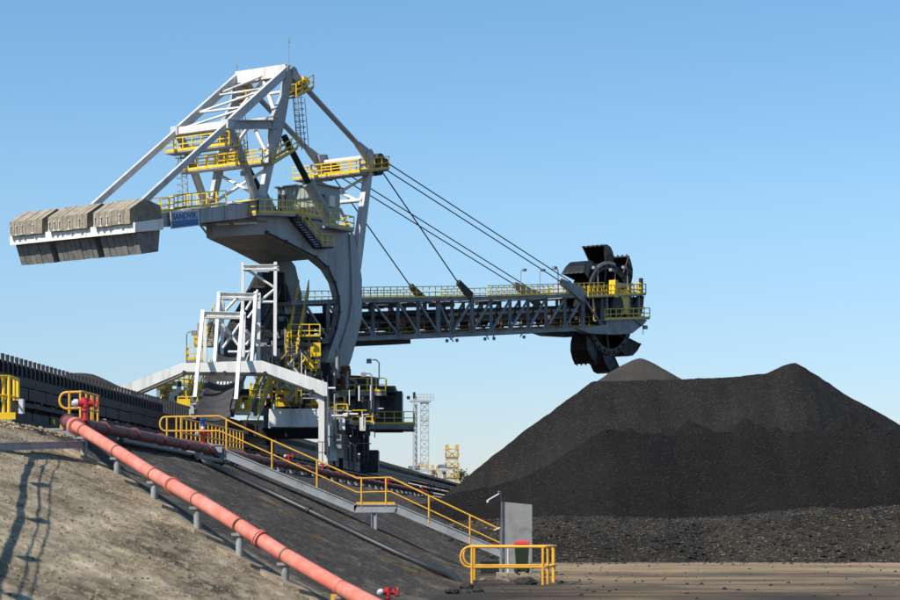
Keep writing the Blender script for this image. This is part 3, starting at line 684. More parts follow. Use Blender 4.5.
br.tube([pt(-1, .66), pt(1, .36)], r_, 6); br.tube([pt(-1, .66), pt(1, .68)], r_, 6); br.tube([pt(-1, .97), pt(1, .70)], r_, 6)
part(br, 'mast_bracing', 'white')
JN = mp(277, 119, HW); JF = shift(JN, -2 * HW); am = (apN + apF) / 2 - UP * .5
part(MB().tube([am, JN], .2, 6).tube([am, JF], .2, 6).tube([apN.lerp(JN, .45), apF.lerp(JF, .45)], .15, 6), 'mast_bracing', 'white')
mid = (mp(252, 130, HW) + shift(mp(252, 130, HW), -2 * HW)) / 2
q1, q2 = mp(270, 160, HW), shift(mp(270, 160, HW), -2 * HW)
part(MB().tube([(JN + JF) / 2, q1], .18, 6).tube([(JN + JF) / 2, q2], .18, 6).beam(JN, JF, .5, .5).tube([mp(268, 168, HW), shift(mp(262, 198, HW), -2 * HW)], .15, 6).tube([shift(mp(268, 168, HW), -2 * HW), mp(262, 198, HW)], .15, 6), 'mast_bracing', 'white')
# mast walkways
def walkway(pts, wdt, wv, h=1.15, sp=1.1, sides=(0, 1), name='mast_walkway', m_='yellow', r=.06, plate='galv'):
    pts = [V(p_) for p_ in pts]; wv = V(wv) * wdt
    pl = MB()
    for a, b in zip(pts, pts[1:]): pl.prism([a, b, b + wv, a + wv], -UP * .12)
    o = part(pl, name, plate)
    hr = MB()
    if 0 in sides: hr.rail(pts, h, sp, r)
    if 1 in sides: hr.rail([q + wv for q in pts], h, sp, r)
    part(hr, 'handrail', m_, o); return o
walkway([shift(mp(239, 146.5, HW + .5), -2 * HW - 1.6), mp(239, 146.5, HW + .5)], 1.3, -AX)
walkway([shift(mp(272, 164, HW + .4), -2 * HW - .8), mp(272, 164, HW + .4)], 1.3, -AX)
walkway([mp(273, 163.5, HW + .6), mp(297.5, 148.3, HW + .6)], 1.2, -TR)
walkway([shift(mp(273, 163.5, HW + .6), -2 * HW), shift(mp(297.5, 148.3, HW + .6), -2 * HW)], 1.2, -TR)
walkway([shift(mp(246, 166, HW + .6), -2 * HW - 1.0), mp(246, 166, HW + .6)], 1.1, -AX)
def topplat(P, sgn):
    a = P(290, 97.5, .7); b = P(307.5, 88.5, .7); walkway([a, b], 1.4, -TR * sgn)
    mbk = MB()
    for k in range(9):
        c = a.lerp(b, random.random()) - TR * sgn * random.uniform(.2, 1.2) + UP * random.uniform(.3, 1.4); mbk.box(c, (.5, .35, .3), (AX, TR, UP))
    part(mbk, 'sheave_gear', 'yellow')
    # caged ladder
    l0, l1 = P(290, 97, .6), P(294.5, 149, .6); lm = MB(); dd = (l1 - l0)
    for dv in (-.25, .25): lm.tube([l0 + TR * dv, l1 + TR * dv], .05, 4)
    for dv in (-.4, 0, .4): lm.tube([l0 + AX * .8 + TR * dv, l1 + AX * .8 + TR * dv], .035, 4)
    nn = 26
    for k in range(nn):
        c = l0 + dd * k / nn; lm.tube([c - TR * .25, c + TR * .25], .03, 4)
        if k % 3 == 0: lm.tube([c - TR * .25, c - TR * .45 + AX * .5, c + AX * .85, c + TR * .45 + AX * .5, c + TR * .25], .035, 4)
    part(lm, 'caged_ladder', 'galv')
both(topplat)
def leftladder():
    l0, l1 = mp(183, 152, -HW), mp(186, 205, -HW); lm = MB(); dd = l1 - l0
    for dv in (-.3, .3): lm.tube([l0 + TR * dv, l1 + TR * dv], .04, 4)
    for k in range(24):
        c = l0 + dd * k / 24; lm.tube([c - TR * .3, c + TR * .3], .03, 4)
        if k % 3 == 0: lm.tube([c - TR * .3, c - TR * .5 - AX * .5, c - AX * .85, c + TR * .5 - AX * .5, c + TR * .3], .03, 4)
    part(lm, 'caged_ladder', 'galv')
leftladder()
for x, y, v_, hgt in ((289, 66, HW, 2.6), (287, 67, -HW, .9)):
    a = mp(x, y, HW) + TR * (v_ - HW); part(MB().tube([a, a + UP * hgt], .035, 4).box(a + UP * hgt * .85, (.12, .12, .25)), 'antenna', 'lamp')

# --- boom mast (front) with rope sheaves
def fmast(P, sgn):
    T = P(370, 157); Bt = P(355.5, 268 if sgn > 0 else 244)
    part(MB().beam(T, Bt, .6, .6, TR, h2=.95), 'boom_mast_leg', 'mast')
    part(MB().prism([P(364, 149), P(372, 149), P(377, 166), P(374, 176), P(366, 176)], TR * -.5 * sgn), 'mast_head_plate', 'steel')
    s_ = MB()
    for dx, dy in ((378, 160), (383, 165), (377, 169)):
        s_.disc(P(dx, dy), TR, .62, .7, 18)
    part(s_, 'rope_sheave', 'darkgrey')
both(fmast)
part(MB().tube([mp(369, 157, HW), shift(mp(369, 157, HW), -2 * HW)], .22, 10), 'cross_beam', 'white')
part(MB().tube([mp(362, 200, HW), shift(mp(362, 200, HW), -2 * HW)], .2, 8).tube([mp(367, 176, HW), shift(mp(362, 203, HW), -2 * HW)], .15, 6).tube([shift(mp(367, 176, HW), -2 * HW), mp(362, 203, HW)], .15, 6)
     .tube([shift(mp(358, 238, HW), -2 * HW), mp(362, 200, HW).lerp(shift(mp(362, 200, HW), -2 * HW), .5)], .15, 6).tube([mp(357, 245, HW), mp(362, 200, HW).lerp(shift(mp(362, 200, HW), -2 * HW), .5)], .15, 6), 'mast_bracing', 'white')
w0 = mp(370, 174, HW + .7); walkway([shift(w0, -2 * HW - 2.2), w0], 1.5, -AX); walkway([w0 - AX * 1.5, mp(389, 168.5, HW + .7)], 1.3, -TR)
walkway([shift(w0 - AX * 1.5, -2 * HW), shift(mp(389, 168.5, HW + .7), -2 * HW)], 1.3, -TR)

# --- ropes
def ropes(P, sgn):
    for (x0, y0), (x1, y1) in (((383, 160), (571, 282)), ((382, 167), (563, 283)), ((381, 170), (459, 284))):
        part(MB().tube([P(x0, y0), P(x1, y1)], .065, 6), 'rope', 'rope')
    part(MB().beam(P(458, 282), P(471, 297), .35, .5, TR, h2=.9), 'rope_anchor', 'darkgrey')
    part(MB().beam(P(560, 281), P(583, 296), .5, .5, TR, h2=1.6), 'rope_anchor', 'boomsteel')
both(ropes)

# --- boom truss
top = [(292, 303), (340, 301), (364, 300.7), (530, 297.5), (606, 294)]; bot = [(288, 343), (335, 340.5), (359, 338.5), (530, 331), (606, 327.5)]
def py(tab, x): return interp(x, tab)
def truss(P, sgn):
    bt = MB()
    for tab, hh in ((top, .36), (bot, .44)):
        for (a, b) in zip(tab, tab[1:]):
            part(MB().ibeam(P(*a), P(*b), .45, hh, TR), 'boom_chord', 'boomsteel')
    xs_ = [305, 328, 351, 373, 398, 418, 438, 452, 472, 491, 510, 528, 546, 565, 583, 602]
    for i, x in enumerate(xs_):
        big = x in (438, 472, 583)
        part(MB().ibeam(P(x, py(top, x) + 1), P(x, py(bot, x) - 1), .26, .42 if big else .25, TR), 'boom_post', 'boomsteel')
        if i < len(xs_) - 1:
            x2 = xs_[i + 1]
            a, b = ((x, py(top, x) + 2), (x2, py(bot, x2) - 2)) if x < 452 or x == 583 else ((x, py(bot, x) - 2), (x2, py(top, x2) + 2))
            part(MB().beam(P(*a), P(*b), .18, .2, TR), 'boom_diagonal', 'boomsteel')
        p_ = P(x, py(bot, x)); 
        if sgn > 0:
            part(MB().beam(p_, shift(p_, -2 * HW), .3, .35).beam(P(x, py(top, x)), shift(P(x, py(top, x)), -2 * HW), .25, .3), 'boom_cross_beam', 'boomsteel')
            part(MB().box(P(x, py(bot, x) - 1), (.9, .06, .7), (AX, TR, UP)), 'gusset_plate', 'boomsteel')
both(truss)
# conveyor inside the boom
def cl(x, y, v_): return shift(mp(x, y, HW), v_ - HW)
bc = MB()
bc.prism([cl(340, 320, 1.1), cl(612, 310, 1.1), cl(612, 312.5, 1.1), cl(340, 323, 1.1)], -TR * 2.2); part(bc, 'boom_belt', 'belt')
bc = MB(); bc.prism([cl(340, 330, 1.1), cl(612, 321, 1.1), cl(612, 322, 1.1), cl(340, 331.5, 1.1)], -TR * 2.2); part(bc, 'boom_belt', 'belt')
for v_ in (1.35, -1.35):
    part(MB().beam(cl(340, 324, v_), cl(612, 314, v_), .2, .5, TR), 'belt_stringer', 'darkgrey')
idl = MB()
for k in range(44):
    a = cl(342 + k * 6.1, 318.5 - k * .228, 1.5); idl.beam(a, shift(a, -3), .16, .3); idl.beam(a - UP * .1, a + UP * .28, .1, .12)
part(idl, 'belt_idlers', 'black', kind='stuff')
for x0, x1, y0 in ((364, 404, 306), (408, 440, 304.5), (452, 474, 304), (498, 520, 302)):
    part(MB().beam(cl(x0, y0, .3), cl(x1, y0 - .6, .3), .5, .35, TR), 'boom_duct', 'darkgrey')
part(MB().prism([cl(296, 313, .9), cl(612, 303.5, .9), cl(612, 318, .9), cl(296, 328, .9)], -TR * 1.8), 'belt_table', 'black')
# inner walkways with handrails
for v_, m_ in ((2.3, 'dirtyyellow'), (-2.6, 'dirtyyellow')):
    part(MB().beam(cl(345, 335, v_ - .2), cl(612, 325.5, v_ - .2), .7, .06, TR), 'boom_walkway', 'darkgrey')
    part(MB().rail([cl(345, 335, v_), cl(612, 325.5, v_)], 1.05, 1.9, .05), 'handrail', m_)
cm = MB()
for k in range(8):
    c = cl(395 + k * 5.2, 322 + random.uniform(-3, 2), random.uniform(.6, 2.2)); part(MB().box(c, (random.uniform(.5, 1.4), .6, random.uniform(.6, 1.6)), (AX, TR, UP)), 'belt_drive', 'rust')
cm = MB()
for k in range(60):
    x = random.uniform(364, 600); c = cl(x, interp(x, [(364, 325), (600, 315)]) + random.uniform(-4, 5), random.uniform(-2.4, 2)); part(MB().box(c, (random.uniform(.3, 1.6), random.uniform(.2, .6), random.uniform(.3, 1.1)), (AX, TR, UP)), 'boom_equipment', random.choice(['black', 'black', 'dirtyyellow', 'clamp', 'darkgrey']))
# top walkways
for x0, x1 in ((350, 466), (487, 604)):
    for v_ in (HW, -HW):
        part(MB().rail([cl(x0, py(top, x0) - 1.5, v_), cl(x1, py(top, x1) - 1.5, v_)], 1.1, 1.05, .055), 'handrail', 'yellow')
part(MB().beam(cl(350, 298.7, -HW + .6), cl(604, 292.5, -HW + .6), 1.1, .07, TR).beam(cl(350, 298.7, HW - .5), cl(604, 292.5, HW - .5), 1.0, .07, TR), 'boom_walkway', 'galv')
part(MB().prism([cl(348, 341.5, 1.3), cl(424, 338.5, 1.3), cl(424, 343, 1.3), cl(345, 346.5, 1.3)], -TR * 2.6), 'return_chute', 'black')
for x in (447, 457, 485, 494, 524):
    a = cl(x, py(bot, x), HW); part(MB().tube([a, a - UP * .6 + AX * random.uniform(-1.2, 1.2)], .06, 4).box(a - UP * .6, (.3, .3, .3)), 'floodlight', 'lamp')
for x, y in ((521, 296), (540, 296)):
    a = cl(x, y, HW); part(MB().tube([a, a + UP * 2.6, a + UP * 2.8 + AX * .4], .05, 4).box(a + UP * 2.75 + AX * .6, (.5, .3, .25), (AX, TR, UP)), 'lamp_post', 'lamp')

# --- boom head: hull, platforms, handrails
hd = MB(); hp = [cl(x, y, HW + .3) for x, y in ((574, 328.5), (604, 325), (604, 317), (645, 320), (642, 324), (630, 333.5), (612, 334.8), (588, 333.5))]
for v0, th in ((0, 1.1), (-2 * HW + .5, 1.1)):
    part(MB().prism([shift(q, v0) for q in hp], -TR * th), 'head_girder', 'boomsteel')
H0, H1 = cl(600, 320, HW + .6), cl(645, 318.5, HW + .6)
walkway([H0, H1], 1.4, -TR, name='head_platform', sp=1.3)
walkway([shift(H1, -2 * HW), H1], 1.2, -AX, name='head_platform', sp=1.3)
K0, K1 = cl(584, 297, HW + .5), cl(642, 294.5, HW + .5)
walkway([K0, K1], 1.5, -TR, name='head_platform', sp=.95)
walkway([shift(K0, -2 * HW + .6), shift(K1, -2 * HW + .6)], 1.5, -TR, name='head_platform', sp=.95)
walkway([shift(K1, -2 * HW), K1], 1.2, -AX, name='head_platform', sp=.95)
for x in (606, 618, 628, 638):
    for v_ in (HW, -HW):
        part(MB().beam(cl(x, 295, v_), cl(x + 1, 321, v_), .28, .28, TR), 'head_post', 'boomsteel')
hb = MB(); hb.box(cl(622, 302, HW - .4), (2.2, 1.2, 2.6), (AX, TR, UP)).box(cl(612, 289, HW + .2), (.6, .8, 1.9), (AX, TR, UP)); part(hb, 'gear_guard', 'yellow')
hb = MB()
for k in range(34): part(MB().box(cl(random.uniform(602, 643), random.uniform(298, 318), random.uniform(-2.5, 2.4)), (random.uniform(.4, 1.3), random.uniform(.4, 1.2), random.uniform(.4, 1.5)), (AX, TR, UP)), 'head_machinery', ('black', 'dirtyyellow', 'darkgrey', 'dirtyyellow', 'clamp')[k % 5])
part(MB().disc(cl(615, 306, HW - .3), TR, 1.2, 1.4).box(cl(604, 303, HW - .6), (1.2, 1, 1.4), (AX, TR, UP)), 'wheel_gearbox', 'darkgrey')
part(MB().prism([cl(588, 283, -1.4), cl(603, 283, -1.4), cl(606, 297, -1.4), cl(580, 297, -1.4)], TR * 2.0), 'transfer_chute', 'galv')
part(MB().prism([cl(623, 282, HW - .8), cl(639, 283.5, HW - .8), cl(638, 286, HW - .8), cl(623, 288, HW - .8)], -TR * 2), 'dust_hood', 'house')
for x, y, hgt in ((598, 296, 2.8), (615, 296, 2.6), (627.5, 295, 2.8), (558, 296, 2.7)):
    a = cl(x, y, HW); part(MB().tube([a, a + UP * hgt, a + UP * (hgt + .3) - AX * .4], .06, 5).box(a + UP * (hgt + .2) - AX * .7, (.6, .35, .3), (AX, TR, UP)), 'lamp_post', 'lamp')
a = cl(645, 317, 0); part(MB().tube([a, a + AX * 4.6 + UP * .1], .05, 4).tube([a + UP * .8, a + AX * 4.6 + UP * .15], .04, 4).tube([a + AX * 4.6 + UP * .2, a + AX * 4.6 - UP * 1.5], .05, 4), 'sensor_arm', 'galv')
a = cl(637, 322, HW); part(MB().tube([cl(623, 319, HW + .4), cl(631, 319.5, HW + .4), cl(641, 327, HW + .4)], .07, 5).box(cl(642, 327.5, HW + .4), (.5, .4, .4), (AX, TR, UP)), 'floodlight', 'galv')
part(MB().box(cl(641, 288, HW), (.35, .35, 2.2), (AX, TR, UP)), 'signal_mast', 'black')

# --- bucket wheel
WC = mp(602, 309.5, .4); WR = 5.15; WO = 7.1; WW = 1.0
def wp(ang, rad, v_=0.0): return WC + AX * math.cos(ang) * rad + UP * math.sin(ang) * rad + TR * v_
wh = MB(); N_ = 56
for i in range(N_):
    a, b = 2 * math.pi * i / N_, 2 * math.pi * (i + 1) / N_
    for v0, v1 in ((-WW, -WW + .3), (WW - .3, WW)):
        wh.hexa([wp(a, WR - .75, v0), wp(a, WR, v0), wp(a, WR, v1), wp(a, WR - .75, v1)], [wp(b, WR - .75, v0), wp(b, WR, v0), wp(b, WR, v1), wp(b, WR - .75, v1)])
    wh.hexa([wp(a, WR - .25, -WW), wp(a, WR - .05, -WW), wp(a, WR - .05, WW), wp(a, WR - .25, WW)], [wp(b, WR - .25, -WW), wp(b, WR - .05, -WW), wp(b, WR - .05, WW), wp(b, WR - .25, WW)])
wheel = part(wh, 'bucket_wheel', 'bucket')
part(MB().tube([wp(0, 0, -WW - 1.2), wp(0, 0, WW + 1.2)], .9, 20).tube([wp(0, 0, -WW * .5), wp(0, 0, WW * .5)], 1.7, 24), 'wheel_hub', 'black', wheel)
# cone-shaped side plate
cp = MB()
for i in range(N_):
    a, b = 2 * math.pi * i / N_, 2 * math.pi * (i + 1) / N_
    cp.add([wp(a, 1.5, -.3), wp(a, WR - .7, -WW + .1), wp(b, WR - .7, -WW + .1), wp(b, 1.5, -.3)], [(0, 1, 2, 3)])
    cp.add([wp(a, 1.5, -.4), wp(a, WR - .7, -WW), wp(b, WR - .7, -WW), wp(b, 1.5, -.4)], [(3, 2, 1, 0)])
part(cp, 'wheel_disc', 'black', wheel)
for k in range(8):
    a = R(94 + 45 * k); part(MB().beam(wp(a, 1.4, .2), wp(a, WR - .4, .6), .3, .45, TR), 'wheel_spoke', 'black', wheel)
for k in range(28):
    a = R(360 / 28 * k); part(MB().disc(wp(a, WR - .38, WW + .04), TR, .12, .12, 6), 'wheel_bolt', 'darkgrey', wheel)
for k in range(8):
    a0 = R(92 + 45 * k)
    # mouth leads in the rotation direction (anticlockwise in this frame); back curves behind it
    prof_o = [(a0 + R(13), WO + .05), (a0 + R(6), WO + .02), (a0 - R(2), WO - .22), (a0 - R(8), WO - .68), (a0 - R(12.5), WR + .75), (a0 - R(15), WR + .2), (a0 - R(16), WR - .15)]
    bm_ = MB(); nP = len(prof_o); t_ = .09
    wid = lambda i: lerp(WW + .38, WW - .25, (i / (nP - 1)) ** .8)
    for i in range(nP - 1):     # curved shell, wider at the mouth
        (aa, ra), (ab, rb_) = prof_o[i], prof_o[i + 1]; wa, wb_ = wid(i), wid(i + 1)
        bm_.hexa([wp(aa, ra, -wa), wp(aa, ra - t_, -wa), wp(aa, ra - t_, wa), wp(aa, ra, wa)], [wp(ab, rb_, -wb_), wp(ab, rb_ - t_, -wb_), wp(ab, rb_ - t_, wb_), wp(ab, rb_, wb_)])
    for sg in (-1, 1):          # side cheeks with a swept-back leading edge
        pts_ = [wp(aa, ra - .03, sg * (wid(i) - .02)) for i, (aa, ra) in enumerate(prof_o)]
        pts_ += [wp(a0 + R(8), WR - .1, sg * (WW - .1)), wp(a0 + R(9.5), WR + .7, sg * (WW + .12)), wp(a0 + R(11.5), WR + 1.4, sg * (WW + .3))]
        for q0, q1, q2 in [(pts_[0], pts_[-1], pts_[1]), (pts_[1], pts_[-1], pts_[2]), (pts_[2], pts_[-1], pts_[-2]), (pts_[2], pts_[-2], pts_[3]), (pts_[3], pts_[-2], pts_[-3]), (pts_[3], pts_[-3], pts_[4]), (pts_[4], pts_[-3], pts_[5]), (pts_[5], pts_[-3], pts_[6])]:
            bm_.prism([q0, q1, q2], TR * -sg * .08)
    bk_ = part(bm_, 'bucket', 'bucket', wheel)
    aa, ra = prof_o[0]
    part(MB().beam(wp(aa + R(.5), ra - .05, -WW - .42), wp(aa + R(.5), ra - .05, WW + .42), .2, .14, AX), 'cutting_lip', 'darkgrey', bk_)
    for tv in (-1.15, -.57, 0, .57, 1.15):
        part(MB().beam(wp(aa, ra - .02, tv), wp(aa + R(2.4), ra + .08, tv), .2, .14, TR, w2=.1, h2=.04), 'tooth', 'darkgrey', bk_)
    for sg in (-1, 1):
        part(MB().beam(wp(aa, ra - .05, sg * (WW + .36)), wp(a0 + R(8), WR + .1, sg * (WW)), .1, .14, TR), 'side_edge', 'darkgrey', bk_)
arc = MB()
for i in range(12):
    a, b = R(78 + i * 6), R(84 + i * 6); arc.hexa([wp(a, WR - .2, WW + .02), wp(a, WR + .12, WW + .02), wp(a, WR + .12, WW + .12), wp(a, WR - .2, WW + .12)], [wp(b, WR - .2, WW + .02), wp(b, WR + .12, WW + .02), wp(b, WR + .12, WW + .12), wp(b, WR - .2, WW + .12)])
part(arc, 'polished_rim', 'wornedge', wheel)

# --- slew deck, turntable, undercarriage (aligned with the rails)
def dp(x, y, Y): return gp(x, y, Y)
tt = V((XS, YS, 0)); zd = EYE + (HY - 389) / F * YS
part(MB().tube([tt + UP * (zd + .1), tt + UP * (zd + 1.0)], 4.6, 40), 'slew_ring', 'darkgrey')
part(MB().prism([mp(318, 379, HH), mp(348, 379, HH), mp(349, 386, HH), mp(312, 386, HH)], -TR * HH * 2), 'column_base', 'steel')
part(MB().box(tt + UP * (zd - .35), (12.5, 11, .6)), 'slew_deck', 'darkgrey')
part(MB().box(tt + UP * (zd - 1.8) + V((0, .5, 0)), (9.5, 8, 2.0)), 'portal_box', 'boomsteel')
for x, y, hh in ((333, 381, 1.5), (345, 380, 1.7)):
    a = gp(x, y, 199.3); part(MB().tube([a - UP * .8, a + UP * 1.0], .55, 12).box(a + UP * 1.1, (.9, .9, .3)), 'slew_motor', 'rust')
zr = zd + .0
hr = MB(); hr.rail([gp(319, 392, 199), gp(367, 392, 199), gp(367, 392, 199) + V((0, 3, 0))], 1.25, 1.2, .06); part(hr, 'handrail', 'yellow')
part(MB().prism([gp(317, 392.3, 198.6), gp(386, 392.3, 198.6), gp(386, 392.3, 198.6) + V((0, 3, 0)), gp(317, 392.3, 198.6) + V((0, 3, 0))], -UP * .3), 'deck_walkway', 'galv')
hr = MB(); hr.rail([gp(367, 391.5, 198.7), gp(385.5, 391.5, 198.7), gp(385.5, 391.5, 198.7) + V((0, 3, 0))], 1.2, .9, .055); part(hr, 'handrail', 'yellow')
# dark electrical house on its side platform
e0, e1 = gp(375, 424, 202), gp(402, 424, 202); dep = V((0, 5, 0))
eh = part(MB().prism([e0, e1, e1 + dep, e0 + dep], UP * (EYE + (HY - 391) / F * 202 - e0.z)), 'electrical_house', 'darkhouse')
for k in range(7):
    c = e0.lerp(e1, (k + .5) / 7) + V((0, -.04, 1.5)); part(MB().box(c, (.08, .07, 2.7)), 'cladding_rib', 'darkhouse', eh)
part(MB().box(e0.lerp(e1, .55) + V((0, -.05, 1.3)), (.9, .1, 2.1)), 'door', 'darkgrey', eh)
b0, b1 = gp(352, 424.3, 201), gp(413.5, 424.3, 201)
part(MB().prism([b0, b1, b1 + V((0, 6, 0)), b0 + V((0, 6, 0))], -UP * .45), 'house_platform', 'boomsteel')
part(MB().prism([gp(372, 428.6, 201.4), gp(402, 428.6, 201.4), gp(402, 430.5, 201.4), gp(372, 430.5, 201.4)], V((0, 5, 0))), 'platform_beam', 'darkgrey')
hr = MB(); hr.rail([b0 + V((2.1, 0, 0)), b1, b1 + V((0, 6, 0))], 1.15, 1.0, .05); part(hr, 'handrail', 'yellow')
# lower operator platforms on the near leg
for (x0, x1, y, Y) in ((336, 347, 417, 189), (352, 372, 423, 190), (329, 344, 409, 192.5)):
    a, b = gp(x0, y, Y), gp(x1, y, Y); pl = MB().prism([a, b, b + V((0, 2, 0)), a + V((0, 2, 0))], -UP * .2); o = part(pl, 'leg_platform', 'galv')
    part(MB().rail([a, b, b + V((0, 2, 0))], 1.1, .75, .055), 'handrail', 'yellow', o)
# portal legs and girder
def leg(x0, x1, y0, y1, Y, dY, m_='white', nm='portal_leg'):
    a, b, c, d_ = gp(x0, y0, Y), gp(x1, y0, Y), gp(x1, y1, Y), gp(x0, y1, Y)
    return part(MB().prism([a, b, c, d_], V((0, dY, 0))), nm, m_)
leg(329.5, 337, 409.5, 461, 190, 2.4); leg(337.4, 343.5, 417, 458, 191, 2.2); leg(344, 349, 424, 460, 192, 2, 'steel')
leg(269, 318.5, 408.8, 427, 188, 2.0, 'white', 'portal_girder')
leg(262, 318.5, 428, 436.5, 200, 6, 'black', 'portal_girder')
leg(353, 368, 426, 452, 203, 4, 'black', 'portal_leg'); leg(360, 378, 450, 472, 198, 4, 'darkgrey', 'ballast_box')
leg(262, 274, 428, 470, 206, 3, 'darkgrey', 'portal_leg'); leg(240, 262, 420, 460, 204, 3, 'black', 'portal_leg')
for k, (x, y) in enumerate(((350, 451), (355, 452), (333, 462), (341, 463))):
    a = gp(x, y, 195); o = part(MB().tube([a - UP * 1.6, a + UP * .5], .2, 10), 'hydraulic_buffer', 'galv' if k < 2 else 'darkgrey'); part(MB().tube([a + UP * .5, a + UP * .68], .27, 10), 'buffer_cap', 'yellow' if k < 2 else 'darkgrey', o)
for k in range(4):       # wheel bogies on the near rail
    c = V((-11.6 + .06 * (k * 4 - 6), 196 + k * 5, 6.0)); o = part(MB().box(c + UP * .5, (1.0, 3.6, .8)), 'bogie', 'darkgrey')
    for dy in (-1.1, 1.1): part(MB().disc(c + V((.2, dy, -.1)), (1, 0, 0), .45, .4, 16), 'wheel', 'black', o)
for k in range(4):
    c = V((-25.6 + .06 * (k * 4 - 6), 196 + k * 5, 6.0)); o = part(MB().box(c + UP * .5, (1.0, 3.6, .8)), 'bogie', 'darkgrey')
    for dy in (-1.1, 1.1): part(MB().disc(c + V((.2, dy, -.1)), (1, 0, 0), .45, .4, 16), 'wheel', 'black', o)
# white arch over the conveyor
YP = 168.0
out = [(96, 396), (118.6, 387), (182, 363), (261.6, 360.5), (327, 382.5), (327.5, 466), (318.5, 466), (318.5, 404), (310, 392), (265, 375), (244, 373), (184, 374), (134, 395.5), (112, 404), (112, 470), (96, 470)]
arch = MB(); pa = [gp(x, y, YP) for x, y in out]
def quadstrip(idx, mbx, dY=1.5):
    for q in idx: mbx.prism([pa[i] for i in q], V((0, dY, 0)))
quadstrip([(0, 1, 12, 13), (1, 2, 11, 12), (2, 3, 9, 11), (3, 4, 8, 9), (4, 7, 8), (4, 5, 6, 7), (0, 13, 14, 15)], arch)
ar = part(arch, 'portal_arch', 'white')
tr_ = MB(); tp = [gp(x, y, YP - .15) for x, y in ((134, 394), (184, 372.6), (265, 373.4), (312, 391.5), (325.5, 398), (325.5, 455))]
for a, b in zip(tp, tp[1:]):
    tr_.beam(a, b, .16, .12); L = (b - a).length
    for k in range(max(1, int(L / 2.2))):
        c = a.lerp(b, k / max(1, int(L / 2.2))); tr_.box(c, (.2, .25, .3))
part(tr_, 'cable_conduit', 'darkgrey', ar)
a = gp(318.5, 450, YP - .2); part(MB().rail([gp(317, 463, YP - .7), gp(328, 463, YP - .7)], 1.6, .4, .04, toe=False), 'foot_guard', 'darkgrey')
# machinery, stairs and platforms inside the machine, between column and arch
def plat(x0, x1, y, Y, dY=1.6, hgt=1.1, m_='yellow', rr=.055, under='galv'):
    a, b = gp(x0, y, Y), gp(x1, y, Y); o = part(MB().prism([a, b, b + V((0, dY, 0)), a + V((0, dY, 0))], -UP * .18), 'service_platform', under)
    part(MB().rail([a + V((0, dY, 0)), a, b, b + V((0, dY, 0))], hgt, .8, rr), 'handrail', m_, o); return o
for a in ((293, 307, 357.5, 196), (300, 318, 341, 199), (281, 312, 402, 193), (250, 270, 396, 190), (186, 200, 404, 186.5), (168, 190, 392, 190), (172, 196, 383, 191), (186, 203, 360, 192), (194, 216, 344, 193), (299, 312, 392, 197), (320, 337, 372, 198.5), (280, 300, 418, 198)):
    plat(*a)
def stairrun(x0, y0, Y0, x1, y1, Y1, wd=.9):
    a, b = gp(x0, y0, Y0), gp(x1, y1, Y1); sd = V((1, 0, 0)); s_ = MB()
    for dv in (0, wd): s_.beam(a + sd * dv, b + sd * dv, .08, .3, sd)
    L = int((b - a).length / .35)
    for k in range(L): s_.box(a.lerp(b, (k + .5) / L) + sd * wd / 2, (wd, .28, .05))
    o = part(s_, 'stair', 'galv'); r_ = MB(); r_.rail([a, b], 1.1, 1.2, .05, toe=False); r_.rail([a + sd * wd, b + sd * wd], 1.1, 1.2, .05, toe=False); part(r_, 'handrail', 'yellow', o)
stairrun(286, 356, 188, 299, 292, 202); stairrun(247, 419, 180, 263, 377, 189); stairrun(186, 404, 184, 200, 372, 190); stairrun(206, 345, 190, 214, 316, 195)
def cbox(k, c, sz): part(MB().box(c, sz), 'machinery', ('black', 'darkgrey', 'boomsteel')[k % 3])
for k in range(90):
    x = random.uniform(262, 350); y = random.uniform(318, 408); Y = random.uniform(197, 206)
    if x > 318 and y < 372: continue
    c = gp(x, y, Y); cbox(k, c, (random.uniform(.3, 2.2), random.uniform(.3, 1.5), random.uniform(.2, 2.0)))
for k in range(40):
    x = random.uniform(150, 262); y = random.uniform(384, 415); Y = random.uniform(194, 200)
    c = gp(x, y, Y); cbox(k, c, (random.uniform(.3, 1.6), random.uniform(.3, 1.0), random.uniform(.2, 1.2)))
part(MB().prism([gp(257, 272, 202), gp(284, 272, 202), gp(285, 300, 202), gp(258, 300, 202)], V((0, 3, 0))), 'chute_hood', 'black')
for x in (289, 299, 309, 319):
    for Y in (192, 196): part(MB().beam(gp(x, 334, Y), gp(x, 400, Y), .2, .2), 'tower_post', 'galv')
for k, y in enumerate((386, 369, 352, 337)):
    a, b = gp(288, y, 191.6), gp(320, y, 191.6); o = part(MB().prism([a, b, b + V((0, 4.6, 0)), a + V((0, 4.6, 0))], -UP * .12), 'tower_floor', 'darkgrey')
    part(MB().rail([a, b], 1.1, .9, .05), 'handrail', 'yellow' if k % 2 else 'dirtyyellow', o)
    if k < 3:
        c0, c1 = gp(290 if k % 2 else 316, y, 192.4), gp(314 if k % 2 else 292, y - 16.5, 192.4)
        part(MB().beam(c0, c1, .7, .2).beam(c0 + UP * 1.0, c1 + UP * 1.0, .06, .06), 'tower_stair', 'galv')
for k in range(30):
    x = random.uniform(262, 320); y = random.uniform(340, 398); c = gp(x, y, random.uniform(189, 191.3))
    part(MB().box(c, (random.uniform(.2, .9), random.uniform(.2, .6), random.uniform(.2, 1.1))), 'junction_box', random.choice(['white', 'galv', 'steel', 'darkgrey', 'yellow', 'galv']))
for k in range(18):
    x = random.uniform(322, 372); y = random.uniform(396, 445); c = gp(x, y, random.uniform(188, 190))
    part(MB().box(c, (random.uniform(.2, .8), random.uniform(.2, .6), random.uniform(.2, 1.2))), 'junction_box', random.choice(['white', 'galv', 'darkgrey', 'darkgrey', 'black']))
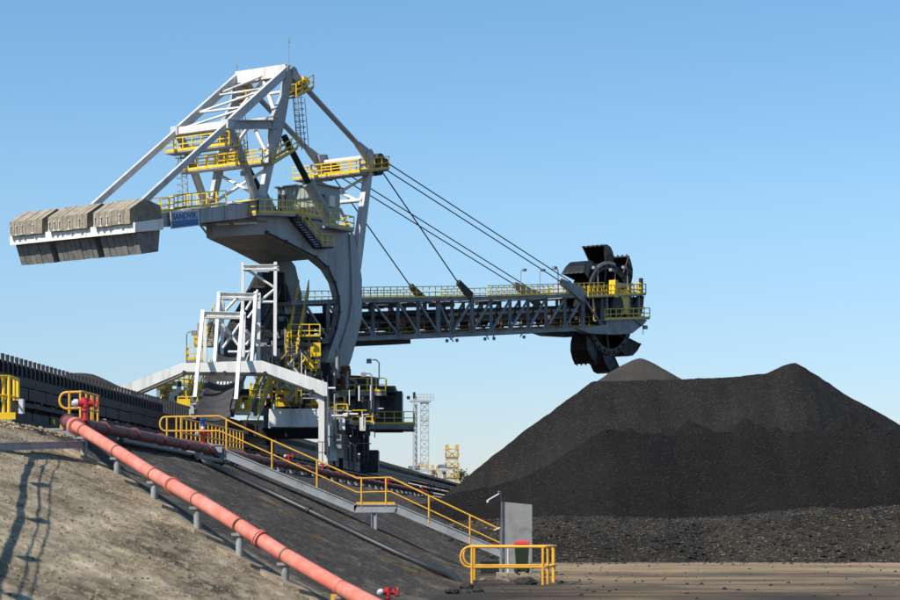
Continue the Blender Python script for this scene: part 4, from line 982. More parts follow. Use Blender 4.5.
for x in (348.5, 352, 357, 364, 368):
    part(MB().beam(gp(x, 420, 190.5), gp(x, 462, 190.5), .16, .16), 'leg_strut', 'darkgrey')
# thin pipes, ladders and struts threading the lower works
def ladder(x, y0, y1, Y):
    for dx in (0, .45): part(MB().tube([gp(x, y0, Y) + V((dx, 0, 0)), gp(x, y1, Y) + V((dx, 0, 0))], .045, 5), 'ladder_stile', 'yellow')
    a, b = gp(x, y0, Y), gp(x, y1, Y); nn = max(3, int((a.z - b.z) / .4)); mm = MB()
    for k in range(nn): c = b.lerp(a, (k + .5) / nn); mm.tube([c, c + V((.45, 0, 0))], .03, 4)
    part(mm, 'ladder_rungs', 'yellow', kind='stuff')
for x, y0, y1, Y in ((286, 330, 372, 190), (311, 344, 392, 189.5), (272, 378, 410, 187), (184, 372, 404, 186), (207, 372, 404, 185), (296, 372, 404, 187)): ladder(x, y0, y1, Y)
for k in range(46):
    x = random.uniform(258, 316); y = random.uniform(362, 402); Y = random.uniform(187, 191); a = gp(x, y, Y)
    d_ = random.choice((V((0, 0, 2.4)), V((0, 0, 1.6)), V((1.6, 0, 0)), V((1.1, 0, 1.3)), V((-1.1, 0, 1.3))))
    part(MB().tube([a, a + d_ * random.uniform(.7, 1.5)], random.choice((.05, .07, .1)), 6), 'thin_strut', random.choice(['white', 'galv', 'galv', 'steel', 'yellow', 'dirtyyellow', 'darkgrey']))
for k in range(26):
    x = random.uniform(150, 206); y = random.uniform(382, 408); Y = random.uniform(186, 190); a = gp(x, y, Y)
    part(MB().box(a, (random.uniform(.15, 1.0), .3, random.uniform(.15, 1.0))), 'junction_box', random.choice(['yellow', 'yellow', 'galv', 'white', 'darkgrey', 'dirtyyellow']))
for k in range(22):
    x = random.uniform(322, 375); y = random.uniform(400, 455); a = gp(x, y, random.uniform(187, 189)); d_ = random.choice((V((0, 0, 2.2)), V((0, 0, 1.3)), V((1.3, 0, 0))))
    part(MB().tube([a, a + d_], random.choice((.05, .08)), 6), 'thin_strut', random.choice(['white', 'galv', 'darkgrey', 'darkgrey', 'black']))
for x in (318, 321.5): part(MB().tube([gp(x, 372, 193), gp(x, 410, 193)], .09, 6), 'riser_pipe', 'galv')
# chute tower behind the tripper, inside the column
part(MB().prism([gp(258, 275, 207), gp(283, 275, 207), gp(290, 400, 207), gp(255, 400, 207)], V((0, 3, 0))), 'transfer_chute', 'black')
part(MB().prism([gp(296, 345, 207), gp(330, 340, 207), gp(330, 380, 207), gp(296, 380, 207)], V((0, 3, 0))), 'transfer_chute', 'darkgrey')
for x in (266, 277, 289, 300, 311):
    part(MB().beam(gp(x, 372, 201), gp(x, 428, 201), .45, .45), 'inner_post', 'boomsteel')
for k in range(26):
    x = random.uniform(255, 350); y = random.uniform(370, 410); a = gp(x, y, random.uniform(190, 197)); part(MB().tube([a, a + UP * random.uniform(1, 3.2)], random.choice((.06, .1, .18)), 6), 'pipework', 'galv')
for k in range(22):
    x = random.uniform(262, 318); y = random.uniform(378, 404); a = gp(x, y, random.uniform(191, 196)); part(MB().box(a, (random.choice((.12, .12, 1.2)), .12, random.choice((.12, 1.4, .9)))), 'guard_bar', 'yellow')
wb = MB().prism([gp(168, 392, 189), gp(178, 392, 189), gp(178, 410, 189), gp(168, 410, 189)], V((0, 2, 0))); part(wb, 'control_cabinet', 'white')
part(MB().prism([gp(197, 323, 195), gp(213, 323, 195), gp(213, 343, 195), gp(197, 343, 195)], V((0, 3, 0))), 'tripper_cabin', 'house')
for x, y, Y, hgt, dx in ((186.5, 361, 192, 2.3, .45), (288, 343, 195, 2.0, -.4), (304, 366, 193, 2.3, -.5), (309, 358, 197, 2.6, -.5), (317, 378, 193, 2.3, -.5), (346, 403, 194, 2.2, -.5), (372, 408, 195, 2.8, -.5), (379, 376, 199, 1.2, -.6), (250, 196, 190, 1.8, -.4)):
    a = gp(x, y, Y); part(MB().tube([a - UP * .3, a + UP * hgt, a + UP * (hgt + .25) + V((dx * .4, 0, 0)), a + UP * (hgt + .25) + V((dx, 0, 0))], .06, 5).box(a + UP * (hgt + .15) + V((dx * 1.5, 0, 0)), (.45, .35, .4)), 'lamp_post', 'lamp')
a = gp(358.5, 390, 197); part(MB().tube([gp(357, 412, 195), gp(357, 384, 195), gp(355, 381, 195), gp(350, 380.5, 195)], .17, 8).tube([gp(361, 424, 195), gp(361, 402, 195), gp(359, 399, 195)], .12, 8), 'hose', 'black')

# ================================================================== belt tripper on the conveyor
TRP = thing('belt_tripper', gp(214, 424, 160), 'white-framed belt tripper lifting the dark belt off the conveyor into the reclaimer', 'tripper')
bx_ = [(213, 421, 158, 1.25), (214, 412, 162, 1.15), (221, 390, 169, 1.05), (235, 352, 181, 1.25), (247, 325, 189, 1.25), (262, 295, 199, 1.15), (270, 276, 206, 1.05)]
be = MB(); cols = 9; vv = []
for x, y, Y, hw in bx_:
    c = gp(x, y, Y)
    for k in range(cols):
        t = k / (cols - 1) * 2 - 1; vv.append(c + V((t * hw, 0, .35 * t * t)))
ff = [(i * cols + k, i * cols + k + 1, (i + 1) * cols + k + 1, (i + 1) * cols + k) for i in range(len(bx_) - 1) for k in range(cols - 1)]
be.add(vv, ff); be.add([q - UP * .06 for q in vv], [tuple(reversed(f_)) for f_ in ff]); be.build('lifted_belt', M['belt'], TRP)
for sg in (-1, 1):
    st = MB()
    for a, b in zip(bx_[1:], bx_[2:]): st.beam(gp(*a[:3]) + V((sg * (a[3] + .2), 0, -.1)), gp(*b[:3]) + V((sg * (b[3] + .2), 0, -.1)), .25, .6, V((1, 0, 0)))
    st.build('tripper_girder', M['darkgrey'], TRP)
def hframe(pts_top, legs, beamsz, Y, dY):
    (xa, ya), (xb, yb_) = pts_top
    MB().ibeam(gp(xa, ya, Y), gp(xb, yb_, Y), .45, .42).build('frame_beam', M['white'], TRP)
    MB().ibeam(gp(xa + 2, ya + 1.5, Y + dY), gp(xb + 2, yb_ + 1.5, Y + dY), .45, .4).build('frame_beam', M['white'], TRP)
    for (x0, y0), (x1, y1), Yb in legs:
        MB().beam(gp(x0, y0 - 2, Y), gp(x1, y1, Yb), .27, .3).build('frame_leg', M['white'], TRP)
hframe(((203, 314), (243, 315)), (((203, 313), (195, 398), 165), ((242.5, 313), (236, 400), 165)), .5, 169.2, 1)
hframe(((203.5, 314.5), (243.5, 315.5)), (((205, 314), (205, 362), 172.5), ((244, 314), (243, 362), 172.5)), .5, 172.5, 1)
hframe(((219, 295), (257, 296)), (((219.5, 294), (215, 362), 176), ((256, 294), (252, 362), 176)), .5, 177, 1.5)
hframe(((221, 296), (259, 297)), (((222.5, 295), (222, 362), 179.5), ((259, 295), (258.5, 362), 179.5)), .5, 179.5, 1)
hframe(((243, 267.5), (277, 267)), (((243, 264), (242, 366), 186), ((275.5, 264), (275, 356), 186)), .5, 186, 2)
for a, b, Y in (((222, 324), (242, 350), 177.4), ((240, 324), (223, 348), 177.4), ((248, 270), (275, 288), 186.4), ((275, 289), (258, 303), 186.4), ((275, 302), (258, 302), 186.4), ((258, 290), (246, 310), 186), ((226, 310), (238, 297), 178), ((246, 330), (258, 346), 179), ((255, 335), (246, 345), 179), ((228, 352), (255, 352), 179), ((248, 318), (257, 306), 182)):
    MB().tube([gp(*a, Y), gp(*b, Y)], .12, 6).build('frame_bracing', M['white'], TRP)
for k in range(5): MB().disc(gp(218 + k * 3.3, 387, 171), (1, .06, 0), .42, .14, 14).build('return_roller', M['cap'], TRP)
MB().tube([gp(208, 388, 171), gp(236, 388, 171)], .12, 8).build('roller_shaft', M['black'], TRP)
MB().tube([gp(191, 404.5, 169), gp(232, 404, 169)], .16, 8).build('cross_bar', M['galv'], TRP)
for x0, x1, y0, y1 in ((177, 190, 399, 410), (234.5, 240, 398, 410), (244, 248, 400, 414)):
    MB().prism([gp(x0, y0, 172), gp(x1, y0, 172), gp(x1, y1, 172), gp(x0, y1, 172)], V((0, .5, 0))).build('guard_panel', M['yellow'], TRP)
for x0, x1, y, Y in ((178, 197, 411, 171), (234, 249, 411, 171)):
    a, b = gp(x0, y, Y), gp(x1, y, Y); o = MB().prism([a, b, b + V((0, 1.6, 0)), a + V((0, 1.6, 0))], -UP * .25).build('tripper_platform', M['white'], TRP)
    MB().rail([a, b, b + V((0, 1.6, 0))], 1.1, .7, .06).build('handrail', M['yellow'], o)
for sg, x0 in ((-1, 189), (1, 231)):
    for k in range(2): MB().beam(gp(x0 + k * 2, 407, 168), gp(x0 - 5 * sg, 420, 167), .3, .3).build('tripper_brace', M['galv'], TRP)
for k in range(3):
    c = V((-20.9, 166 + k * 6, 8.3)); MB().box(c + V((3.1, 0, 0)), (.5, 2.2, 1.0)).build('tripper_bogie', M['black'], TRP)

# ================================================================== yard conveyor on the bank
def cx(Y): return -24.7 + 0.069 * (Y - 121)
CONV = thing('yard_conveyor', (cx(121), 121, 5.3), 'long black belt conveyor with toothed idler frames running along the bank', 'conveyor')
ca = -math.atan(0.069); CD = V((0.069, 1, 0)).normalized(); CS = V((1, -0.069, 0)).normalized()
fm = MB()
for sg in (-1, 1):
    fm.box(V((sg * 1.55, 0, .42)), (.12, .30, .95)); fm.box(V((sg * 1.55, 0, .93)), (.16, .2, .12))
    fm.tube([V((sg * 1.5, 0, .62)), V((sg * .5, 0, .2))], .1, 6)
fm.tube([V((-.5, 0, .2)), V((.5, 0, .2))], .1, 6); fm.box(V((0, 0, -.02)), (3.2, .14, .1))
proto = fm.build('idler_frame', M['darkgrey'], None); proto.parent = CONV
ST_ = 0.93; Y0 = 99.0
def cpt(Y, off, z): return V((cx(Y), Y, z)) + CS * off
for k in range(300):
    Y = Y0 + ST_ * k; q = cpt(Y, 0, 9.72)
    if k == 0: proto.location = q - CONV.location; proto.rotation_euler = (0, 0, ca)
    else: inst('idler_frame', proto, CONV, q, (0, 0, ca))
far = MB()
for k in range(300, 700):
    Y = Y0 + ST_ * k
    for sg in (-1, 1): far.box(cpt(Y, sg * 1.55, 10.2), (.12, .3, .95))
far.build('far_idler_frames', M['darkgrey'], CONV, kind='stuff')
YE = 760.0
def strip(name, off, z, wd, ht, m_, y0=Y0 - 2, y1=YE): return MB().beam(cpt(y0, off, z), cpt(y1, off, z), wd, ht).build(name, M[m_], CONV)
bel = MB(); prof = [(-1.5, .62), (-.55, .3), (.55, .3), (1.5, .62)]
rows = [Y0 - 2, 150, 157]
vv = [cpt(Y, o_, 9.75 + z_) for Y in (97, 158) for o_, z_ in prof]; bel.add(vv, [(i, i + 1, 5 + i, 4 + i) for i in range(3)])
vv = [cpt(Y, o_, 9.75 + z_) for Y in (205, YE) for o_, z_ in prof]; bel.add(vv, [(i, i + 1, 5 + i, 4 + i) for i in range(3)])
bel.build('carry_belt', M['belt'], CONV)
for sg in (-1, 1):
    strip('stringer', sg * 1.6, 9.42, .3, .5, 'black'); strip('lower_rail', sg * 2.6, 7.0, .3, .35, 'black'); strip('cable_tray', sg * 2.3, 8.05, .35, .22, 'darkgrey')
strip('return_belt', 0, 8.2, 2.8, .06, 'belt')
strip('walkway_plate', 2.9, 6.55, 1.1, .1, 'darkgrey')
pm = MB(); pm.box(V((0, 0, 0)), (.08, 3.55, .62)); sp_ = pm.build('side_panel', M['black'], None); sp_.parent = CONV
pm2 = MB(); pm2.box(V((0, 0, 0)), (.08, 3.4, .5)); sp2 = pm2.build('lower_panel', M['darkgrey'], None); sp2.parent = CONV
pm3 = MB(); pm3.box(V((0, 0, 0)), (.22, .3, 3.8)); pm3.box(V((-3.4, 0, 0)), (.22, .3, 3.8)); pm3.box(V((-1.7, 0, 1.8)), (3.4, .25, .25)); pm3.beam(V((0, .1, -1.8)), V((-3.4, .1, 1.7)), .12, .12)
sp3 = pm3.build('trestle', M['black'], None); sp3.parent = CONV
pm4 = MB(); pm4.disc(V((0, 0, 0)), (1, 0, 0), .17, .06, 10); sp4 = pm4.build('distance_marker', M['yellow'], None); sp4.parent = CONV
for k in range(70):
    Y = Y0 + 3.7 * k
    for src, nm, off, z in ((sp_, 'side_panel', 1.95, 8.75), (sp2, 'lower_panel', 2.15, 7.5), (sp3, 'trestle', 1.75, 7.25)):
        q = cpt(Y, off, z + random.uniform(-.03, .03))
        if k == 0: src.location = q - CONV.location; src.rotation_euler = (0, 0, ca)
        else: inst(nm, src, CONV, q, (0, 0, ca + random.uniform(-.01, .01)))
    if k % 3 == 0:
        q = cpt(Y, 2.9, 7.35)
        if k == 0: sp4.location = q - CONV.location
        else: inst('distance_marker', sp4, CONV, q, (0, 0, ca))
# machine rails
for off, nm in ((10.2, 'travel_rail'), (-5.6, 'travel_rail')):
    o = MB().ibeam(cpt(100, off, 5.35), cpt(YE, off, 5.35), .15, .2).build(nm, M['darkgrey'], None)
    tag(o, 'near steel travel rail of the reclaimer on the bank' if off > 0 else 'far steel travel rail of the reclaimer beyond the conveyor', 'rail')

# ================================================================== red fire main down the bank
sup = [(84, 459, 431), (119.4, 477.5, 451.5), (157, 502.5, 475), (198.6, 533, 500), (241.7, 559.5, 526), (289, 582.5, 555.5), (346, 609, 588.5), (405, 640, 622)]
FM = None; pts = []; bases = []
for x, yb_, yc in sup:
    gpt = ground_hit(x, yb_); bases.append(gpt); pts.append(V((gpt.x, gpt.y, EYE + (HY - yc) * gpt.y / F)))
# keep the pipe straight in plan and even in height
A_, B_ = pts[0], pts[-1]
pts2 = []
for i, p_ in enumerate(pts):
    t = (p_.x - A_.x) / (B_.x - A_.x); q = A_.lerp(B_, t); pts2.append(V((p_.x, lerp(p_.y, q.y, .3), EYE + (p_.z - EYE) * lerp(p_.y, q.y, .3) / p_.y)))
pts = pts2
FM = thing('fire_main_pipe', bases[0], 'faded salmon-red fire pipe running down the tan bank on steel stools', 'pipe')
head = gp(76, 426.5, pts[0].y + .8)
path = [head] + pts
PR = .138
for i, (a, b) in enumerate(zip(path, path[1:])):
    MB().tube([a, b], PR, 20, caps=True).build('pipe_length', M['pinkpipe'], FM)
for i, p_ in enumerate(pts):
    d_ = (path[i + 1] - path[i]).normalized()
    gz_ = gz(p_.x, p_.y)
    MB().disc(p_, d_, PR + .012, .05, 20).build('pipe_clamp', M['clamp'], FM)
    s_ = MB().tube([V((p_.x, p_.y, gz_ - .1)), V((p_.x, p_.y, p_.z - PR * .9))], .075, 12); s_.box(V((p_.x, p_.y, p_.z - PR - .02)), (.3, .2, .05))
    s_.build('pipe_stool', M['galv'], FM)
    ft = MB(); nn = 12; vs = []; w_ = random.uniform(.42, .55)
    ring1 = [V((p_.x + w_ * math.cos(2 * math.pi * k / nn) * random.uniform(.85, 1.1), p_.y + w_ * 1.0 * math.sin(2 * math.pi * k / nn) * random.uniform(.85, 1.1), 0)) for k in range(nn)]
    for q in ring1: q.z = gz(q.x, q.y) * .75 + gz_ * .25 + .015
    ft.add([V((q.x, q.y, gz(q.x, q.y) + .075)) for q in ring1] + [V((q.x, q.y, gz(q.x, q.y) - .2)) for q in ring1] + [V((p_.x, p_.y, gz_ + .09))], [(2 * nn, k, (k + 1) % nn) for k in range(nn)] + [(k, nn + k, nn + (k + 1) % nn, (k + 1) % nn) for k in range(nn)])
    ft.build('stool_footing', M['footing'], FM)
for k in (.5, 1.0):
    i = 2 if k < .8 else 4; a, b = pts[i], pts[i + 1]; c = a.lerp(b, .45); d_ = (b - a).normalized()
    fl = MB().disc(c - d_ * .03, d_, PR + .04, .035, 20).disc(c + d_ * .03, d_, PR + .04, .035, 20)
    fl.build('pipe_flange', M['pinkpipe'], FM)
MB().tube([head - (pts[0] - head).normalized() * .08, head + (pts[0] - head).normalized() * .12], PR + .07, 20).build('end_flange', M['pinkpipe'], FM)
a, b = pts[5], pts[6]; c = a.lerp(b, .95) - UP * .2
MB().box(c, (.3, .16, .13)).build('marker_bracket', M['handyellow'], FM)

# crest fire main running along the bank edge
def crest(Y, u, dz): X = u + BU * Y; return V((X, Y, gz(X, Y) + dz))
CM = thing('crest_fire_main', crest(60, -13.4, 0), 'dusty dark red fire pipe lying along the crest of the bank', 'pipe')
ys = [57.6 + 4.2 * k for k in range(34)]
prev = head + V((.15, .3, -.02))
zz0 = 4.42
seg = []
for i, Y in enumerate(ys):
    q = V((-13.45 + BU * Y, Y, zz0)); MB().tube([prev, q], .165, 16).build('pipe_length', M['duskpipe'], CM)
    d_ = (q - prev).normalized()
    MB().disc(q - d_ * .04, d_, .215, .035, 16).disc(q + d_ * .04, d_, .215, .035, 16).build('pipe_flange', M['duskpipe'], CM)
    if i % 1 == 0: MB().disc(q - d_ * 1.6, d_, .18, .06, 16).build('pipe_clamp', M['clamp'], CM)
    c = q - d_ * 1.6; MB().box(V((c.x, c.y, (zz0 - .165 + 3.8) / 2)), (.25, .25, zz0 - .165 - 3.8)).build('pipe_stool', M['galv'], CM)
    prev = q

def hydrant(loc, sc_, label, faucet=V((-1, -.2, 0)), valve=None, blue=False, group=None):
    h_ = thing('fire_hydrant', loc, label, 'hydrant', group); L = V(loc)
    MB().tube([L, L + UP * .42 * sc_], .075 * sc_, 12).disc(L + UP * .03 * sc_, UP, .14 * sc_, .05 * sc_, 14).disc(L + UP * .3 * sc_, UP, .12 * sc_, .05 * sc_, 14).build('riser', M['red'], h_)
    T = L + UP * .48 * sc_; f_ = faucet.normalized(); s_ = f_.cross(UP)
    MB().tube([T - f_ * .2 * sc_, T + f_ * .22 * sc_], .1 * sc_, 14).tube([T - UP * .1 * sc_, T + UP * .16 * sc_], .11 * sc_, 12).build('valve_body', M['red'], h_)
    MB().disc(T + f_ * .27 * sc_, f_, .115 * sc_, .1 * sc_, 14).disc(T + f_ * .34 * sc_, f_, .07 * sc_, .06 * sc_, 12).build('outlet_cap', M['cap'], h_)
    if blue:
        MB().tube([T + UP * .16 * sc_, T + UP * .28 * sc_], .09 * sc_, 12).build('white_collar', M['cap'], h_)
        MB().tube([T + UP * .28 * sc_, T + UP * .55 * sc_], .10 * sc_, 12).disc(T + UP * .58 * sc_, UP, .13 * sc_, .06 * sc_, 12).build('blue_valve', M['bluecap'], h_)
    wc = T - f_ * .3 * sc_; wl = MB(); N2 = 16
    wl.tube([wc + (s_ * math.cos(2 * math.pi * k / N2) + UP * math.sin(2 * math.pi * k / N2)) * .16 * sc_ for k in range(N2 + 1)], .022 * sc_, 6)
    for k in range(3): a = 2 * math.pi * k / 3; wl.tube([wc, wc + (s_ * math.cos(a) + UP * math.sin(a)) * .16 * sc_], .018 * sc_, 5)
    wl.build('hand_wheel', M['red'], h_); return h_
hydrant(head + V((.18, .25, .14)), .85, 'red hydrant with white outlet cap at the top of the salmon fire pipe', V((-1, -.3, 0)), group='hydrants on the fire mains')
hb_ = gp(203, 444, 80.2); hydrant(hb_, .85, 'red and white hydrant with blue valve before the picket gate', V((-.8, -.6, 0)), blue=True, group='hydrants on the fire mains')
nh = gp(388, 603, 46.5); nh.z = 0.0; hydrant(nh, .62, 'red hydrant with two valves at the lower frame edge beside the salmon pipe', V((-1, -.35, 0)), group='hydrants on the fire mains')
for px_, Y in ((282.5, 99), (331, 112), (378, 150), (418, 182)):
    q = V((-13.2 + BU * Y, Y, 4.5)); 
    lab = {282.5: 'first small red hydrant on the crest pipe behind the stair handrail', 331: 'red hydrant on the crest pipe before the portal foot', 362: 'red hydrant on the crest pipe just right of the portal foot', 378: 'small red hydrant on the crest pipe above the stair landing', 406: 'second-farthest red hydrant on the crest pipe near the lattice tower', 418: 'farthest small red hydrant on the crest pipe near the lattice tower'}[px_]
    hydrant(q, .6, lab, V((-1, -.2, 0)), group='hydrants on the fire mains')

# black poly pipe down the bank
bp_px = [(110, 452), (150, 457), (183, 457.5), (195, 461), (230, 477), (275, 498), (320, 519.5), (360, 539), (400, 558), (435, 573), (464, 583)]
bpts = []
for x, y in bp_px:
    q = ground_hit(x, y); bpts.append(q + UP * .1)
bpts[0] = crest(62, -13.0, .15); bpts[1] = crest(70, -12.95, .13); bpts[2] = crest(77.5, -12.7, .15)
BP = thing('black_pipe', bpts[3], 'black plastic pipe lying down the dark bank below the stair', 'pipe')
sm_pts = []
for a, b in zip(bpts[2:], bpts[3:]):
    for k in range(4): sm_pts.append(a.lerp(b, k / 4))
sm_pts.append(bpts[-1])
sm2 = [sm_pts[0]] + [(sm_pts[i - 1] + sm_pts[i] * 2 + sm_pts[i + 1]) / 4 for i in range(1, len(sm_pts) - 1)] + [sm_pts[-1]]
for q in sm2: q.z = max(q.z, gz(q.x, q.y) + .085)
sm2[-1].z -= .22; sm2[-2].z -= .06
MB().tube(sm2, .105, 14).build('pipe_run', M['blackpipe'], BP)
MB().tube([bpts[0], bpts[1], bpts[2]], .09, 12).build('crest_run', M['blackpipe'], BP)
for c, d_ in ((bpts[2], bpts[3] - bpts[2]), (bpts[3], bpts[3] - bpts[2]), (sm2[15], sm2[16] - sm2[15])):
    MB().disc(c, d_, .14, .14, 14).build('coupling', M['black'], BP)

# ================================================================== stair up the bank
YS_ = 80.0
def sp(x, y, dy=0.0):
    Y = YS_ + dy; return gp(x, y, Y - .0)
ST = thing('bank_stair', sp(500, 569), 'grey steel stair with yellow handrails climbing the bank, with a mid landing', 'stair')
runs = [((207, 446.5), (356, 508.5)), ((396, 508.5), (520, 561))]
for dY in (0.0, 0.95):
    for (a, b) in runs:
        MB().ibeam(sp(*a, dY), sp(*b, dY), .10, .32, V((0, 1, 0))).build('stringer', M['galv'], ST)
    MB().ibeam(sp(354, 508.5, dY), sp(397, 508.5, dY), .10, .3, V((0, 1, 0))).build('landing_beam', M['galv'], ST)
    MB().beam(sp(356, 504.8, dY), sp(395, 504.8, dY), .02, .2).build('toe_board', M['handyellow'], ST)
    rl = .024
    top_pts = [(160.5, 417), (219, 416), (233, 423), (357, 478.5), (390, 477.5), (502, 530.5)]
    mid_pts = [(233, 438), (357, 492.5), (390, 491.5), (502, 544)]
    MB().tube([sp(*q, dY) for q in top_pts[1:]], .034, 8).build('handrail', M['handyellow'], ST)
    MB().tube([sp(217, 431, dY), sp(222, 432, dY)] + [sp(*q, dY) for q in mid_pts[1:]], .028, 8).build('mid_rail', M['handyellow'], ST)
    for x, yt, yb_ in ((226.5, 420, 452), (272, 440, 469), (317, 461, 488), (361.5, 478, 507), (386, 478, 507), (429, 496, 523), (470, 516, 546)):
        MB().tube([sp(x, yt, dY), sp(x, yb_, dY)], .036, 8).build('rail_post', M['handyellow'], ST)
tread = MB().box(V((0, .475, 0)), (.26, .82, .035)).build('tread', M['galv'], None); tread.parent = ST; first = True
for (a, b) in runs:
    p0_, p1_ = sp(*a), sp(*b); nn = int((p1_ - p0_).length / .33)
    for k in range(nn):
        q = p0_.lerp(p1_, (k + .5) / nn)
        if first: tread.location = q - ST.location; first = False
        else: inst('tread', tread, ST, q)
MB().prism([sp(354, 507, .05), sp(397, 507, .05), sp(397, 507, .9), sp(354, 507, .9)], -UP * .03).build('landing_grate', M['galv'], ST)
for x, y in ((374, 509), (374, 509)):
    for dY in (.05, .9):
        a = sp(x, y, dY); MB().ibeam(a, V((a.x, a.y, gz(a.x, a.y) - .15)), .16, .2, V((0, 1, 0))).build('landing_leg', M['galv'], ST)
    break
for dY in (.02, .95):
    a = sp(222.5, 449, dY); MB().ibeam(a, V((a.x, a.y, gz(a.x, a.y) - .15)), .16, .2, V((0, 1, 0))).build('platform_leg', M['galv'], ST)
MB().prism([sp(165, 447, -.1), sp(208, 446.5, -.1), sp(208, 446.5, 1.1), sp(165, 447, 1.1)], -UP * .06).build('top_platform', M['galv'], ST)
MB().ibeam(sp(150, 449.5, -.12), sp(222, 448.5, -.12), .1, .3).build('platform_beam', M['galv'], ST)
# rounded guard at the head of the stair
lp = [sp(219, 416), sp(165, 417)]
arcp = [sp(165 + 5 * math.cos(a) - 0, 424 + 7 * math.sin(a) * -1) for a in [math.pi / 2 + math.pi * k / 8 for k in range(9)]]
MB().tube([sp(219, 416.2)] + arcp + [sp(219, 431)], .034, 8).build('handrail', M['handyellow'], ST)
for x in (167, 176.5, 181): MB().tube([sp(x, 416.8), sp(x, 447)], .034, 8).build('rail_post', M['handyellow'], ST)
# picket guard running back along the crest walkway
PK = thing('picket_guard', gp(181, 444, 82), 'yellow picket guard fence along the crest walkway behind the stair head', 'fence')
pa_, pb_ = gp(182, 418.5, 82), gp(243, 432, 103)
za, zb = gp(182, 442, 82), gp(243, 451.5, 103)
MB().tube([pa_, pb_], .036, 8).build('top_rail', M['handyellow'], PK); MB().tube([pa_.lerp(za, .62), pb_.lerp(zb, .62)], .03, 8).build('mid_rail', M['handyellow'], PK)
MB().beam(za - UP * .02, zb - UP * .02, .03, .3).build('toe_board', M['handyellow'], PK)
for k in range(17):
    t = k / 16; MB().tube([pa_.lerp(pb_, t) + UP * .02, za.lerp(zb, t) - UP * .1], .03, 8).build('picket', M['handyellow'], PK)

# ================================================================== yellow barrier, safety shower and bin at the foot
BR = thing('yellow_barrier', (.9, 62.8, 0), 'low yellow tubular barrier with rounded end at the stair foot', 'barrier')
def bar_line(Y, x0, x1, xl, posts, sfx):
    s = F / Y
    zt, zm = 1.08, .50
    xl_ = lambda x: (x - 450) / s
    lpz = [V((xl_(x0 + 8), Y, zt))] + [V((xl_(x0 + 8) - .25 * math.sin(a), Y, (zt + zm) / 2 + (zt - zm) / 2 * math.cos(a))) for a in [math.pi * k / 10 for k in range(1, 10)]] + [V((xl_(x0 + 8), Y, zm))]
    MB().tube([V((xl_(x1), Y, zt))] + lpz + [V((xl_(x1), Y, zm))], .036, 8).build('barrier_rail', M['handyellow'], BR)
    for x in posts: MB().tube([V((xl_(x), Y, -.1)), V((xl_(x), Y, zt + .02))], .042, 8).build('barrier_post', M['handyellow'], BR)
bar_line(62.8, 461.5, 545, 0, (472, 543), 'a'); bar_line(65.8, 464, 556, 0, (474.5, 553), 'b')
for z_ in (1.08, .5):
    MB().tube([V(((545 - 450) / F * 62.8, 62.8, z_)), V(((556 - 450) / F * 65.8, 65.8, z_))], .036, 8).build('barrier_rail', M['handyellow'], BR)
for t, in ((.25,), (.8,)):
    a = V(((545 - 450) / F * 62.8, 62.8, 0)).lerp(V(((556 - 450) / F * 65.8, 65.8, 0)), t); MB().tube([a - UP * .1, a + UP * 1.1], .042, 8).build('barrier_post', M['handyellow'], BR)
YQ = 74.0
SH = thing('safety_shower', gp(504, 573, YQ), 'emergency shower with tall sheet-metal splash screen at the stair foot', 'safety shower')
a0_, a1_ = gp(503.5, 502, YQ), gp(532, 504.3, YQ + .12); zb_ = .10
A0, A1 = V((a0_.x, a0_.y, 0)), V((a1_.x, a1_.y, 0)); ht_ = a0_.z
MB().prism([A0 + UP * zb_, A1 + UP * zb_, A1 + UP * (ht_ - .09), A0 + UP * ht_], V((.01, .05, 0))).build('splash_screen', M['stainless'], SH)
MB().prism([A0 + UP * zb_ + V((-.012, 0, 0)), A0 + V((-.05, .55, 0)) + UP * zb_, A0 + V((-.05, .55, 0)) + UP * ht_, A0 + UP * ht_ + V((-.012, 0, 0))], V((-.04, 0, 0))).build('side_screen', M['stainless'], SH)
MB().box((A0 + A1) / 2 + V((0, -.1, .04)), (1.45, 2.4, .14)).build('base_slab', M['footing'], SH)
P0 = A0 + V((-.1, -.08, 0)); 
MB().tube([P0 + UP * .1, P0 + UP * (ht_ + .34), P0 + V((-.08, -.05, ht_ + .34))], .03, 8).build('riser_pipe', M['galv'], SH)
MB().tube([P0 + V((0, 0, ht_ + .30)), P0 + V((-.43, -.1, ht_ + .05))], .026, 8).tube([P0 + V((-.43, -.1, ht_ + .06)), P0 + V((-.43, -.1, ht_ - .02))], .045, 8).build('shower_arm', M['cap'], SH)
MB().tube([P0 + V((0, 0, 1.62)), P0 + V((-.22, -.05, 1.52))], .022, 6).build('eyewash_arm', M['cap'], SH)
MB().tube([A0 + V((.15, -.2, .1)), A0 + V((.15, -.2, 1.02))], .03, 8).build('drain_pipe', M['cap'], SH)
MB().box(A0 + V((-.45, .4, .27)), (.62, .5, .42)).build('valve_box', M['black'], SH)
YBIN = 73.0
BN = thing('wheelie_bin', gp(521.5, 573, YBIN), 'dark green wheelie bin with bright red lid before the sheet-metal screen', 'bin')
c = V((gp(521.8, 573, YBIN).x, YBIN, .1))
def ringz(z, hx, hy): return [c + V((-hx, -hy, z)), c + V((hx, -hy, z)), c + V((hx, hy, z)), c + V((-hx, hy, z))]
MB().hexa(ringz(.05, .185, .20), ringz(.93, .235, .27)).build('bin_body', M['binbody'], BN)
MB().hexa(ringz(.91, .25, .285), ringz(.97, .255, .29)).build('bin_rim', M['binbody'], BN)
lid = MB(); lid.hexa(ringz(.975, .265, .31), ringz(1.03, .255, .30)); lid.hexa(ringz(1.031, .245, .29), ringz(1.09, .17, .2)); lid.build('bin_lid', M['binlid'], BN)
MB().tube([c + V((-.22, .31, .88)), c + V((.22, .31, .88))], .02, 6).build('bin_handle', M['binbody'], BN)
